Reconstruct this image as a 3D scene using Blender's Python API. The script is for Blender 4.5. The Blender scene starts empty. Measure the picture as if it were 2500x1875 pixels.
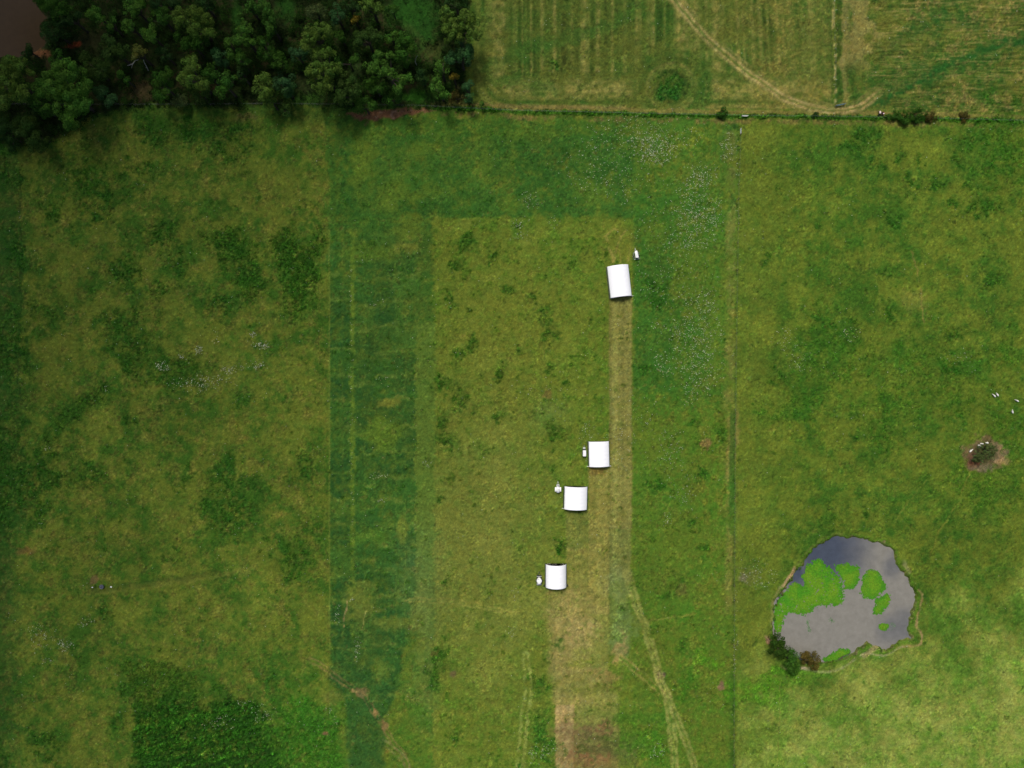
import bpy, bmesh, math, random
import numpy as np
from mathutils import Vector, Matrix

# ------------------------------------------------------------------ camera, light, exposure
S = bpy.context.scene
COL = S.collection
M = 0.14                     # metres per photograph pixel on the ground
H = 233.3                    # flying height of the camera
cam_d = bpy.data.cameras.new("camera")
cam = bpy.data.objects.new("camera", cam_d)
COL.objects.link(cam)
cam.location = (0, 0, H)
cam.rotation_euler = (0, 0, 0)          # straight down, north up
cam_d.sensor_width = 36.0
cam_d.lens = 36.0 * H / (2500 * M)
cam_d.clip_start = 1.0
cam_d.clip_end = 12000.0
S.camera = cam

SUN_EL, SUN_AZ = math.radians(60), math.radians(-20)      # from the north, a little west
sd = Vector((math.sin(SUN_AZ) * math.cos(SUN_EL), math.cos(SUN_AZ) * math.cos(SUN_EL), math.sin(SUN_EL)))
world = bpy.data.worlds.new("World")
S.world = world
world.use_nodes = True
wn = world.node_tree.nodes
sky = wn.new("ShaderNodeTexSky")
sky.sky_type = 'NISHITA'
sky.sun_disc = False
sky.sun_elevation = SUN_EL
sky.sun_rotation = SUN_AZ
sky.air_density = 1.0
sky.dust_density = 4.0
world.node_tree.links.new(sky.outputs[0], wn["Background"].inputs[0])
wn["Background"].inputs[1].default_value = 0.05
sun_d = bpy.data.lights.new("sun", 'SUN')
sun_d.energy = 1.5
sun_d.angle = math.radians(15)
sun_d.color = (1.0, 0.955, 0.88)
sun = bpy.data.objects.new("sun", sun_d)
COL.objects.link(sun)
sun.rotation_euler = sd.to_track_quat('Z', 'Y').to_euler()
sun.location = sd * 900
S.view_settings.view_transform = 'Standard'
S.view_settings.look = 'None'
S.view_settings.gamma = 1.0
S.view_settings.use_curve_mapping = False
S.view_settings.exposure = 1.0
K = 0.86                     # picture value of a sunlit surface -> its base colour

random.seed(7)
RNG = np.random.default_rng(11)

# ------------------------------------------------------------------ helpers
def W(px, py):
    return ((px - 1250.0) * M, (937.5 - py) * M)

def WZ(px, py, z):
    f = (H - z) / H
    return ((px - 1250.0) * M * f, (937.5 - py) * M * f)

def lin(c):
    c = np.asarray(c, np.float32) / 255.0
    return np.where(c <= 0.04045, c / 12.92, ((c + 0.055) / 1.055) ** 2.4).astype(np.float32)

def alb(c):
    return lin(c) * K

def galb(c):
    """sward colours: fresh grass reflects little blue"""
    r, g, b = c
    if g >= r * .9 and b < 64: c = (r * .885, g * .965, b * .80)
    return lin(c) * K

def tag(o, label=None, cat=None, group=None, kind=None):
    if label: o["label"] = label
    if cat: o["category"] = cat
    if group: o["group"] = group
    if kind: o["kind"] = kind
    return o

def empty(name, loc, rz=0.0):
    o = bpy.data.objects.new(name, None)
    o.empty_display_size = 0.3
    COL.objects.link(o)
    o.location = loc
    o.rotation_euler = (0, 0, rz)
    return o

def link_mesh(name, me, mat, parent=None, loc=None):
    o = bpy.data.objects.new(name, me)
    COL.objects.link(o)
    if mat is not None and not me.materials: me.materials.append(mat)
    if parent is not None: o.parent = parent
    if loc is not None: o.location = loc
    return o

def fast_mesh(name, verts, faces, col=None, smooth=False):
    """verts (n,3), faces (m,k) all of the same size k; col per vertex (n,3)"""
    verts = np.ascontiguousarray(verts, np.float32)
    faces = np.ascontiguousarray(faces, np.int32)
    me = bpy.data.meshes.new(name)
    n, (m, k) = len(verts), faces.shape
    me.vertices.add(n)
    me.vertices.foreach_set("co", verts.ravel())
    me.loops.add(m * k)
    me.loops.foreach_set("vertex_index", faces.ravel())
    me.polygons.add(m)
    me.polygons.foreach_set("loop_start", np.arange(0, m * k, k, dtype=np.int32))
    if smooth: me.polygons.foreach_set("use_smooth", np.ones(m, bool))
    if col is not None:
        a = me.color_attributes.new("Col", 'FLOAT_COLOR', 'POINT')
        c4 = np.ones((n, 4), np.float32)
        c4[:, :3] = col
        a.data.foreach_set("color", c4.ravel())
    me.update(calc_edges=True)
    return me

def new_mat(name):
    m = bpy.data.materials.new(name)
    m.use_nodes = True
    nt = m.node_tree
    return m, nt, nt.nodes["Principled BSDF"]

def paint(name, c, rough=0.6, metal=0.0, var=0.12, scale=3.0, spec=0.4):
    m, nt, b = new_mat(name)
    n = nt.nodes.new("ShaderNodeTexNoise")
    n.inputs["Scale"].default_value = scale
    n.inputs["Detail"].default_value = 6
    tc = nt.nodes.new("ShaderNodeTexCoord")
    nt.links.new(tc.outputs["Object"], n.inputs["Vector"])
    r = nt.nodes.new("ShaderNodeMapRange")
    r.inputs["From Min"].default_value = 0.3
    r.inputs["From Max"].default_value = 0.7
    r.inputs["To Min"].default_value = 1 - var
    r.inputs["To Max"].default_value = 1 + var
    nt.links.new(n.outputs["Fac"], r.inputs["Value"])
    mx = nt.nodes.new("ShaderNodeVectorMath")
    mx.operation = 'SCALE'
    mx.inputs[0].default_value = c
    nt.links.new(r.outputs[0], mx.inputs["Scale"])
    nt.links.new(mx.outputs[0], b.inputs["Base Color"])
    b.inputs["Roughness"].default_value = rough
    b.inputs["Metallic"].default_value = metal
    b.inputs["Specular IOR Level"].default_value = spec
    return m

def attr_mat(name, rough=0.8, trans=0.0, noise=None, bump=None, spec=0.15):
    """base colour from the Col attribute, broken up by object space noises"""
    m, nt, b = new_mat(name)
    at = nt.nodes.new("ShaderNodeAttribute")
    at.attribute_name = "Col"
    out = at.outputs["Color"]
    tc = nt.nodes.new("ShaderNodeTexCoord")
    for sc, amp, det in (noise or ()):
        n = nt.nodes.new("ShaderNodeTexNoise")
        n.inputs["Scale"].default_value = sc
        n.inputs["Detail"].default_value = det
        n.inputs["Roughness"].default_value = 0.65
        nt.links.new(tc.outputs["Object"], n.inputs["Vector"])
        r = nt.nodes.new("ShaderNodeMapRange")
        r.inputs["From Min"].default_value = 0.25
        r.inputs["From Max"].default_value = 0.75
        r.inputs["To Min"].default_value = 1 - amp
        r.inputs["To Max"].default_value = 1 + amp
        nt.links.new(n.outputs["Fac"], r.inputs["Value"])
        v = nt.nodes.new("ShaderNodeVectorMath")
        v.operation = 'SCALE'
        nt.links.new(out, v.inputs[0])
        nt.links.new(r.outputs[0], v.inputs["Scale"])
        out = v.outputs[0]
        if bump:
            bp = nt.nodes.new("ShaderNodeBump")
            bp.inputs["Strength"].default_value = 0.6
            bp.inputs["Distance"].default_value = bump
            nt.links.new(n.outputs["Fac"], bp.inputs["Height"])
            nt.links.new(bp.outputs[0], b.inputs["Normal"])
            bump = None
    nt.links.new(out, b.inputs["Base Color"])
    b.inputs["Roughness"].default_value = rough
    b.inputs["Specular IOR Level"].default_value = spec
    if trans > 0:
        t = nt.nodes.new("ShaderNodeBsdfTranslucent")
        nt.links.new(out, t.inputs["Color"])
        mx = nt.nodes.new("ShaderNodeMixShader")
        mx.inputs[0].default_value = trans
        nt.links.new(b.outputs[0], mx.inputs[1])
        nt.links.new(t.outputs[0], mx.inputs[2])
        nt.links.new(mx.outputs[0], nt.nodes["Material Output"].inputs[0])
    return m

# ------------------------------------------------------------------ unseen puffy mesh above the camera, added to shade the wood and west paddock
def make_shade_cloud():
    hc = 760.0
    g = Vector((-308.0, 208.0, 0.0))                  # where its shadow is centred on the ground
    c = g + sd * (hc / sd.z)
    bm = bmesh.new()
    rr = random.Random(3)
    for i in range(84):
        big = i < 60
        a = rr.uniform(0, 2 * math.pi)
        RR = 250 if big else 120
        d = RR * math.sqrt(rr.random())
        r = rr.uniform(46, 82) * (1.0 - 0.35 * d / RR)
        mtx = Matrix.Translation((d * math.cos(a) - (0 if big else 10), d * math.sin(a) - (0 if big else 335), rr.uniform(0, 50) * (1 - d / 260))) @ Matrix.Diagonal((r, r, r * 0.62, 1))
        bmesh.ops.create_icosphere(bm, subdivisions=3, radius=1.0, matrix=mtx)
    for v in bm.verts:
        k = 1 + 0.08 * math.sin(v.co.x * 0.11) * math.sin(v.co.y * 0.13 + 1) + 0.05 * math.sin(v.co.x * 0.31 + v.co.z * 0.2)
        v.co *= k
        if v.co.z < -18: v.co.z = -18 + (v.co.z + 18) * 0.25
    me = bpy.data.meshes.new("added_shade_cloud")
    bm.to_mesh(me)
    bm.free()
    me.polygons.foreach_set("use_smooth", np.ones(len(me.polygons), bool))
    m, nt, b = new_mat("shade_cloud_white")
    b.inputs["Base Color"].default_value = (0.85, 0.87, 0.9, 1)
    b.inputs["Roughness"].default_value = 1.0
    b.inputs["Specular IOR Level"].default_value = 0.0
    o = link_mesh("added_shade_cloud", me, m, loc=c)
    tag(o, kind="structure")
make_shade_cloud()

# ------------------------------------------------------------------ the ground: one sheet, laid out on a fine grid
STEP = 2.5
X0, X1, Y0, Y1 = -300.0, 2800.0, -300.0, 2175.0
xs = np.arange(X0, X1 + .1, STEP, dtype=np.float32)
ys = np.arange(Y0, Y1 + .1, STEP, dtype=np.float32)
NX, NY = len(xs), len(ys)
PX, PY = np.meshgrid(xs, ys)
FX = np.fft.rfftfreq(NX, STEP).astype(np.float32)[None, :]
FY = np.fft.fftfreq(NY, STEP).astype(np.float32)[:, None]
def _shape(flt):
    w = np.fft.rfft2(RNG.standard_normal((NY, NX)).astype(np.float32))
    w *= flt
    w[0, 0] = 0
    n = np.fft.irfft2(w, s=(NY, NX)).astype(np.float32)
    return n / n.std()
def gnoise(L, Ly=None):
    Ly = Ly or L
    return _shape(np.exp(-((FX * L) ** 2 + (FY * Ly) ** 2) * 2.0))
def fnoise(L, beta=1.5, Ly=None):
    Ly = Ly or L
    f2 = (FX * L) ** 2 + (FY * Ly) ** 2
    return _shape(1.0 / (1.0 + f2) ** (beta / 2))
NF = fnoise(220, 1.7)
NF2 = fnoise(160, 1.6)
NM = fnoise(70, 1.5)
NM2 = fnoise(55, 1.4)
NS = gnoise(12)
NS2 = gnoise(9)
NT = gnoise(5)
NV = gnoise(3)
WXn, WYn = fnoise(60, 1.9), fnoise(60, 1.9)
tab = RNG.standard_normal(4096).astype(np.float32)
tab = np.convolve(tab, [.25, .5, .25], 'same'); tab /= tab.std()
def streak(s, period):
    return np.interp((s / period) % 4000, np.arange(4096), tab).astype(np.float32)

def sst(x, a, b):
    t = np.clip((x - a) / (b - a), 0, 1)
    return t * t * (3 - 2 * t)

C = np.zeros((NY, NX, 3), np.float32)
Zr = np.full((NY, NX), 0.05, np.float32)        # roughness of the sward in metres
weed = np.zeros((NY, NX), np.float32)           # density of leafy weeds
flow = np.zeros((NY, NX), np.float32)           # density of pale flowers
tuft = np.full((NY, NX), 0.5, np.float32)       # density of grass tufts

def put(mask, col, sl=None):
    c = galb(col)
    if sl is None: sl = (slice(None), slice(None))
    C[sl] = C[sl] * (1 - mask[..., None]) + c * mask[..., None]

def win(x0, x1, y0, y1):
    i0 = max(0, int((x0 - X0) / STEP)); i1 = min(NX, int((x1 - X0) / STEP) + 2)
    j0 = max(0, int((y0 - Y0) / STEP)); j1 = min(NY, int((y1 - Y0) / STEP) + 2)
    return (slice(j0, j1), slice(i0, i1))

def ell(cx, cy, rx, ry, rot=0, soft=0.45, warp=0.35):
    R = max(rx, ry) * 1.9 + 10
    sl = win(cx - R, cx + R, cy - R, cy + R)
    w = warp * min(rx, ry)
    x = PX[sl] - cx + WXn[sl] * w * .6 + NS[sl] * min(4, w * .5)
    y = PY[sl] - cy + WYn[sl] * w * .6 + NS2[sl] * min(4, w * .5)
    a = math.radians(rot)
    u = (x * math.cos(a) + y * math.sin(a)) / rx
    v = (-x * math.sin(a) + y * math.cos(a)) / ry
    d = np.sqrt(u * u + v * v)
    return 1 - sst(d, 1 - soft, 1 + soft), sl

def box(x0, x1, y0, y1, soft=4, wob=2.0):
    sl = win(x0 - soft * 3 - 12, x1 + soft * 3 + 12, y0 - soft * 3 - 12, y1 + soft * 3 + 12)
    x = PX[sl] + WXn[sl] * wob + NT[sl] * min(1.5, wob); y = PY[sl] + WYn[sl] * wob
    m = sst(x, x0 - soft, x0 + soft) * (1 - sst(x, x1 - soft, x1 + soft)) * sst(y, y0 - soft, y0 + soft) * (1 - sst(y, y1 - soft, y1 + soft))
    return m, sl

def line_d(pts, pad, wob=0.0):
    """distance to a polyline and signed side distance, in its window"""
    p = np.array(pts, np.float32)
    sl = win(p[:, 0].min() - pad, p[:, 0].max() + pad, p[:, 1].min() - pad, p[:, 1].max() + pad)
    x = PX[sl] + WXn[sl] * wob; y = PY[sl] + WYn[sl] * wob
    D = np.full(x.shape, 1e9, np.float32); Sg = np.zeros_like(D)
    for (ax, ay), (bx, by) in zip(p[:-1], p[1:]):
        dx, dy = bx - ax, by - ay
        L2 = dx * dx + dy * dy
        t = np.clip(((x - ax) * dx + (y - ay) * dy) / L2, 0, 1)
        d = np.hypot(x - ax - t * dx, y - ay - t * dy)
        s = np.sign((x - ax) * dy - (y - ay) * dx)
        k = d < D
        D = np.where(k, d, D); Sg = np.where(k, s * d, Sg)
    return D, Sg, sl

def smooth_pts(pts, n=6):
    """Catmull-Rom through the points"""
    P = [np.array(p, float) for p in pts]
    P = [2 * P[0] - P[1]] + P + [2 * P[-1] - P[-2]]
    out = []
    for i in range(1, len(P) - 2):
        for k in range(n):
            t = k / n
            out.append(.5 * (2 * P[i] + (P[i + 1] - P[i - 1]) * t + (2 * P[i - 1] - 5 * P[i] + 4 * P[i + 1] - P[i + 2]) * t * t + (3 * P[i] - P[i - 1] - 3 * P[i + 1] + P[i + 2]) * t ** 3))
    out.append(P[-2])
    return out

def poly_sd(pts, pad, wob=0.0, fine=0.0):
    """signed distance to a closed polygon (negative inside)"""
    pts = list(pts)
    D, _, sl = line_d(pts + [pts[0]], pad, 0)
    x = PX[sl] + WXn[sl] * wob + NS[sl] * fine; y = PY[sl] + WYn[sl] * wob + NS2[sl] * fine
    D, ins = poly_eval(pts, x, y)
    return np.where(ins, -D, D), sl

def poly_eval(pts, x, y):
    D = np.full(x.shape, 1e9, np.float32)
    ins = np.zeros(x.shape, bool)
    for (ax, ay), (bx, by) in zip(pts, list(pts[1:]) + [pts[0]]):
        dx, dy = bx - ax, by - ay
        L2 = dx * dx + dy * dy + 1e-6
        t = np.clip(((x - ax) * dx + (y - ay) * dy) / L2, 0, 1)
        D = np.minimum(D, np.hypot(x - ax - t * dx, y - ay - t * dy))
        if abs(dy) > 1e-6:
            c = ((ay > y) != (by > y)) & (x < dx * (y - ay) / dy + ax)
            ins ^= c
    return D, ins

# --- colours as they look in full light
OLIVE, GREEN, DGREEN, WEED, BRIGHT = (112, 118, 46), (76, 106, 36), (54, 92, 42), (44, 86, 26), (78, 136, 26)
TAN, LTAN, BROWN, YEL, STRAW = (140, 134, 68), (166, 150, 94), (112, 84, 60), (132, 138, 54), (150, 140, 78)

def blend(a, b, t):
    return galb(a) * (1 - t[..., None]) + galb(b) * t[..., None]

# base sward everywhere: cloudy mix of olive and green
t = np.clip(0.48 + 0.26 * NF + 0.17 * NM, 0, 1)
C[:] = blend(OLIVE, GREEN, t)
put(np.clip(0.22 * NM2 - .12, 0, .4), (122, 108, 50))
# east paddock: greener, light falloff put into the colour, then yellower towards the south
e = sst(PX, 1795, 1803)
C[:] = C * (1 - e[..., None]) + blend((106, 114, 42), (66, 98, 31), np.clip(.42 + .26 * NF2 + .2 * NM, 0, 1)) * e[..., None]
so = e * sst(PY + .35 * (PX - 1800) + 50 * NF, 1500, 1950)
C[:] = C * (1 - so[..., None]) + blend((132, 141, 64), (106, 134, 52), np.clip(.45 + .25 * NF2 + .16 * NM, 0, 1)) * so[..., None]
put(e * sst(PX, 1960, 1800) * .5 * np.clip(.5 + .4 * NM, 0, 1), (126, 122, 52))

# west paddock (x < 805): olive, with the darker edge strip
w_ = (1 - sst(PX, 801, 807)) * sst(PY, 262, 290)
C[:] = C * (1 - w_[..., None]) + blend((110, 116, 46), (66, 98, 32), np.clip(.45 + .35 * NF2 + .22 * NM, 0, 1)) * w_[..., None]
put(w_ * (1 - sst(PX + 14 * WXn, 5, 80)) * .75, (46, 86, 33))
put(w_ * .28 * np.clip(NM2 * .6, 0, 1), (120, 104, 50))
put((1 - sst(np.abs(PX - 49 + 3 * WXn), 1, 4)) * sst(PY, 400, 430) * (1 - sst(PY, 950, 1000)) * .6, (36, 62, 26))

# headland under the wood and along the north fence
for (x0, x1, y0, y1, c, a) in ((90, 1000, 250, 290, (62, 92, 34), .8), (800, 1800, 285, 535, (70, 104, 38), .85), (1545, 1770, 480, 1010, (66, 108, 36), .8),
                               (1545, 1770, 1000, 1500, (84, 116, 36), .6), (1575, 1790, 1480, 1880, (72, 112, 32), .5)):
    m, sl = box(x0, x1, y0, y1, 14 if y0 != 285 else 5, 6)
    put(m * a * np.clip(.75 + .3 * NM[sl] + .2 * NS[sl], 0, 1), c, sl)
    if y0 in (285, 480, 1000): put(m * np.clip(.5 * NM2[sl] + .25 * NM[sl] - .2, 0, .75), (48, 90, 34), sl)
m, sl = box(860, 1540, 300, 528, 8, 6)
put(m * np.clip(.3 * NM2[sl] + .25 * NF[sl] - .05, 0, .7), (122, 122, 44), sl)
m, sl = box(1560, 1760, 300, 1500, 20, 8)
put(m * np.clip(.32 * NM2[sl] + .2 * NM[sl], 0, .75), (122, 122, 44), sl)

m, sl = box(1560, 1780, 980, 1880, 20, 8)
put(m * np.clip(.05 + .38 * NM[sl] + .2 * NM2[sl], 0, .7), (114, 114, 46), sl)
# the uncut strip that runs round the top of the centre block
gm = np.clip(.85 + .22 * NM + .18 * NM2, .25, 1)
for (x0, x1, y0, y1, sf, a, c) in ((806, 1546, 330, 529, 5, .8, (54, 94, 38)), (840, 1560, 292, 345, 18, .45, (58, 98, 36)), (1546, 1645, 470, 960, 8, .7, (54, 96, 36)), (1640, 1752, 480, 980, 26, .4, (58, 98, 36)), (1550, 1700, 980, 1500, 24, .3, (58, 100, 34)), (806, 1057, 520, 560, 9, .7, (54, 94, 38))):
    m, sl = box(x0, x1, y0, y1, sf, 2.0); put(m * a * gm[sl], c, sl)
for (x, y, rx, ry, rot, a) in ((885, 400, 26, 70, 10, .6), (1010, 478, 70, 16, -12, .5), (960, 470, 22, 50, 30, .4), (1180, 390, 24, 60, 0, .4), (1040, 360, 60, 18, -20, .35), (1290, 330, 60, 20, 0, .4), (1440, 470, 40, 24, 0, .35), (820, 440, 10, 110, 0, .3), (1240, 430, 12, 70, 0, .3), (1690, 640, 34, 60, 0, .4), (1600, 560, 24, 30, 0, .4), (1740, 800, 22, 120, 0, .4), (1590, 1080, 30, 60, 0, .4), (1650, 1330, 40, 50, 0, .4)):
    m, sl = ell(x, y, rx, ry, rot, .8, .6); put(m * a, (106, 118, 42), sl)
# centre block
m, sl = box(1057, 1545, 533, 1880, 3, 1.5)
put(m * .5, (112, 120, 46), sl)
put(m * np.clip(.1 + .3 * NM[sl] + .2 * NM2[sl], 0, .7), (82, 114, 34), sl)
put(m * np.clip(.3 * NF[sl] - .14, 0, .4), (132, 124, 58), sl)
g, sl2 = ell(1180, 1330, 150, 330, 0, .8, .2)
put(g * .3, (132, 124, 64), sl2)
g, sl2 = ell(1250, 820, 170, 160, 0, .8, .2)
put(g * .3, (134, 122, 54), sl2)

# the dark green band on the west side of the centre block, built up of shelter-sized squares
m, sl = box(805, 1056, 545, 790, 9, 3); put(m * .75 * np.clip(.9 + .2 * NM[sl], 0, 1), (60, 98, 40), sl)
m, sl = box(805, 1016, 770, 1500, 4, 1.5); put(m * .82 * np.clip(.9 + .15 * NM[sl], 0, 1), (58, 96, 40), sl)
m, sl = box(1016, 1062, 784, 1560, 6, 2); put(m * .8, (96, 116, 50), sl)
d, sl = poly_sd([(805, 1490), (1014, 1490), (993, 1541), (982, 1603), (976, 1688), (942, 1750), (935, 1890), (850, 1890), (838, 1690), (805, 1660)], 40, 3)
put((1 - sst(d, -7, 7)) * .92 * np.clip(.95 + .12 * NM[sl], 0, 1), (52, 89, 42), sl)
cols_ = ((806, 858), (866, 915), (915, 965), (965, 1015))
rr = random.Random(21)
for ci, (a, b) in enumerate(cols_):
    y = 556 + (0, 14, 6, -8)[ci]
    while y < 1650:
        h = 61 + rr.uniform(-5, 5)
        v = rr.random()
        c = (42, 80, 40) if v < .55 else (54, 94, 42) if v < .85 else (78, 108, 46)
        m, sl = box(a, b, y + 5, y + h - 5, 4.5, 2.2)
        put(m * rr.uniform(.25, .7) * np.clip(.7 + .35 * NM[sl] + .2 * NS[sl], 0, 1), c, sl)
        m, sl = box(a - 3, b + 3, y + h - 5, y + h + 3, 4, 3)
        put(m * rr.uniform(.25, .7) * np.clip(.6 + .5 * NS[sl] + .3 * NM[sl], 0, 1), (116, 128, 62), sl)
        y += h
for xl in (862, 915, 966, 1014, 836, 890, 940, 990):
    m, sl = box(xl - 1.5, xl + 1.5, 560, 1600, 1.6, .8)
    put(m * .32 * np.clip(.5 + .6 * NM2[sl], 0, 1), (108, 122, 54), sl)
m, sl = box(855, 866, 560, 1560, 3, 1.2); put(m * np.clip(.55 + .4 * NS[sl], 0, .9), (112, 128, 48), sl)
m, sl = box(802.5, 806, 560, 1600, 1.2, .3); put(m * .5, (128, 134, 62), sl)
for (x, y, rx, ry, c, a) in ((950, 985, 28, 12, (134, 128, 56), .8), (935, 1060, 45, 34, (108, 126, 44), .7), (985, 1290, 12, 30, (122, 126, 52), .7), (900, 620, 60, 18, (100, 122, 44), .6),
                             (1000, 560, 40, 30, (112, 124, 46), .6), (990, 610, 30, 14, (132, 128, 58), .6), (830, 1240, 26, 20, (92, 112, 44), .6), (960, 1520, 40, 14, (118, 122, 56), .6),
                             (880, 1470, 34, 50, (124, 124, 58), .65), (925, 1640, 20, 30, (110, 120, 50), .5), (1030, 1480, 20, 60, (120, 124, 60), .6), (905, 1310, 50, 16, (92, 124, 44), .5)):
    m, sl = ell(x, y, rx, ry, 0, .5, .4); put(m * a, c, sl)
# milky pale patches in the band
for (x, y, rx, ry) in ((1000, 1400, 40, 90), (1050, 1420, 40, 120), (1040, 1640, 24, 120), (1340, 1010, 40, 30)):
    m, sl = ell(x, y, rx, ry, 0, .9, .3); put(m * .13, (104, 128, 80), sl)

# strips grazed and trodden behind the shelters
def strip(x0, x1, y0, y1, c, a, sof=2.2, st=.34):
    m, sl = box(x0, x1, y0, y1, sof, .7)
    edge = 1 - sst(np.minimum(PY[sl] - y0, y1 - PY[sl]), -2, 14) * 0
    m = m * a * edge
    put(m * np.clip(.92 + .12 * NS[sl], 0, 1), c, sl)
    s = streak(PX[sl] + .8 * WXn[sl], 3.5) * m * st
    C[sl] *= (1 + .34 * s + .3 * streak(PX[sl] + 40 + WXn[sl], 9) * m * st)[..., None]
    tuft[sl] *= (1 - .85 * m)
    Zr[sl] *= (1 - .6 * m)
strip(1487, 1543, 722, 1290, (128, 124, 64), .88)
strip(1486, 1540, 1285, 1420, (120, 120, 66), .65, 4)
strip(1486, 1537, 1400, 1600, (112, 124, 66), .5, 6)
strip(1437, 1487, 1140, 1500, (138, 128, 66), .72, 3)
strip(1436, 1486, 1480, 1700, (134, 128, 68), .5, 6)
strip(1382, 1438, 1245, 1345, (124, 120, 64), .45, 5)
strip(1383, 1438, 1340, 1520, (138, 128, 66), .6, 5)
strip(1334, 1386, 1440, 1540, (136, 127, 67), .55, 8)
strip(1342, 1445, 1505, 1640, (144, 131, 73), .6, 12)
strip(1350, 1450, 1630, 1720, (150, 136, 78), .55, 9)
strip(1356, 1508, 1690, 1770, (148, 136, 78), .45, 9)
strip(1356, 1402, 1720, 1880, (166, 142, 92), .8, 2.5)
strip(1402, 1510, 1770, 1880, (126, 110, 66), .6, 7)
for (x, y, rx, ry, c, a) in ((1390, 1480, 60, 40, (160, 142, 88), .4), (1415, 1550, 34, 40, (166, 146, 94), .5), (1360, 1600, 20, 60, (160, 142, 88), .35), (1480, 1655, 30, 20, (150, 126, 76), .5),
                             (1475, 1675, 30, 14, (92, 84, 40), .6), (1430, 1590, 20, 12, (112, 124, 50), .5), (1366, 1569, 14, 12, (66, 96, 36), .9), (1420, 1620, 40, 8, (120, 126, 52), .6),
                             (1500, 1420, 26, 40, (108, 122, 74), .5), (1520, 1540, 24, 60, (96, 122, 66), .55), (1520, 1570, 10, 26, (168, 140, 90), .6), (1505, 1600, 10, 20, (172, 140, 88), .6),
                             (1425, 1790, 70, 24, (104, 84, 58), .75), (1400, 1830, 44, 24, (96, 84, 54), .7), (1475, 1815, 40, 30, (88, 84, 52), .75), (1440, 1850, 60, 22, (128, 96, 62), .75), (1485, 1775, 26, 16, (136, 100, 66), .6),
                             (1540, 1830, 26, 40, (88, 92, 60), .6), (1420, 1830, 16, 10, (70, 92, 36), .7), (1430, 1690, 40, 24, (122, 126, 52), .5), (1455, 1740, 60, 10, (104, 120, 52), .5), (1500, 1800, 20, 50, (72, 84, 42), .5)):
    m, sl = ell(x, y, rx, ry, 0, .6, .6); put(m * a * np.clip(.8 + .35 * NS2[sl], 0, 1), c, sl)
m, sl = box(1500, 1640, 1742, 1764, 5, 2); put(m * .6, (66, 106, 32), sl)
# torn ground in front of the first shelter
for pts in ([(1474, 575), (1486, 592), (1494, 620), (1496, 642)], [(1513, 610), (1514, 642)], [(1534, 605), (1535, 640)], [(1528, 560), (1512, 590), (1500, 615)], [(1480, 575), (1500, 562), (1525, 566)]):
    D, sg, sl = line_d(pts, 14, 2); put((1 - sst(D, 1, 4)) * .65 * np.clip(.65 + .5 * NS[sl], 0, 1), (150, 136, 72), sl)
m, sl = ell(1505, 600, 40, 46, 0, .6, .4); put(m * .35, (136, 124, 56), sl)

# ------------- the two north fields
NEa = sst(PX, 1150, 1162) * (1 - sst(PX, 2030, 2036)) * (1 - sst(PY, 262, 270))
NEb = sst(PX, 2036, 2042) * (1 - sst(PY, 268, 284))
C[:] = C * (1 - NEa[..., None]) + blend((100, 104, 46), (62, 90, 34), np.clip(.5 + .2 * NF + .15 * NM - .2 * sst(PX, 1650, 2000), 0, 1)) * NEa[..., None]
C[:] = C * (1 - NEb[..., None]) + blend((112, 110, 50), (62, 92, 34), np.clip(.68 + .24 * NF2 + .22 * NM, 0, 1)) * NEb[..., None]
a_, b_ = PX - 1162, 266 - PY
r_ = 85.0
din = np.where((a_ < r_) & (b_ < r_), r_ - np.hypot(r_ - a_, r_ - b_), np.minimum(a_, b_))
ds = np.hypot((PX - 1640), (PY - 212) * 1.05)
around = 1 - sst(ds, 60, 130)
head = 1 - sst(din, 70, 100)
head2 = np.maximum(head, 0) * (1 - around)
sv = streak(PX + 2 * WXn * 0.3 - .06 * (PY - 100) * sst(PX, 1600, 1950), 3.4) * .8 + .45 * streak(PX + 37 - .06 * (PY - 100) * sst(PX, 1600, 1950), 8)
sh = streak(din + 2 * WXn * .4, 3.4) * .8 + .45 * streak(din + 11, 8)
sr = streak(ds + 2 * WXn * .5 + 300, 3.6) * .8 + .5 * streak(ds + 900, 9)
sv *= .45 + .55 * sst(PX, 1170, 1260)
strk = sv * (1 - head) * (1 - around) + sh * head2 + sr * around
amp = np.clip(.75 + .3 * NM + .3 * NS, 0.15, 1.4)
put(NEa * np.clip(.36 * strk * amp, 0, .8) * sst(PX, 1150, 1230), (134, 128, 64))
put(NEa * np.clip(.3 * strk * amp, 0, .6) * (1 - sst(PX, 1150, 1230)), (124, 122, 58))
C *= (1 - NEa * np.clip(-.24 * strk * amp, 0, .5))[..., None]
put(NEa * sst(PX, 1700, 1960) * .3 * np.clip(.5 + .5 * NM2, 0, 1), (150, 128, 66))
put(NEa * sst(PX, 1905, 1960) * .35 * sst(230 - PY, 0, 60), (70, 100, 40))
for pts, w, a in (([(1180, 165), (1280, 125), (1400, 90), (1500, 55), (1560, 20)], 20, .55), ([(1200, 190), (1340, 215), (1360, 225)], 18, .5)):
    D, sg, sl = line_d(pts, w * 3, 6); put((1 - sst(D, w * .3, w * 1.2)) * a * NEa[sl], (62, 98, 38), sl)
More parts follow.
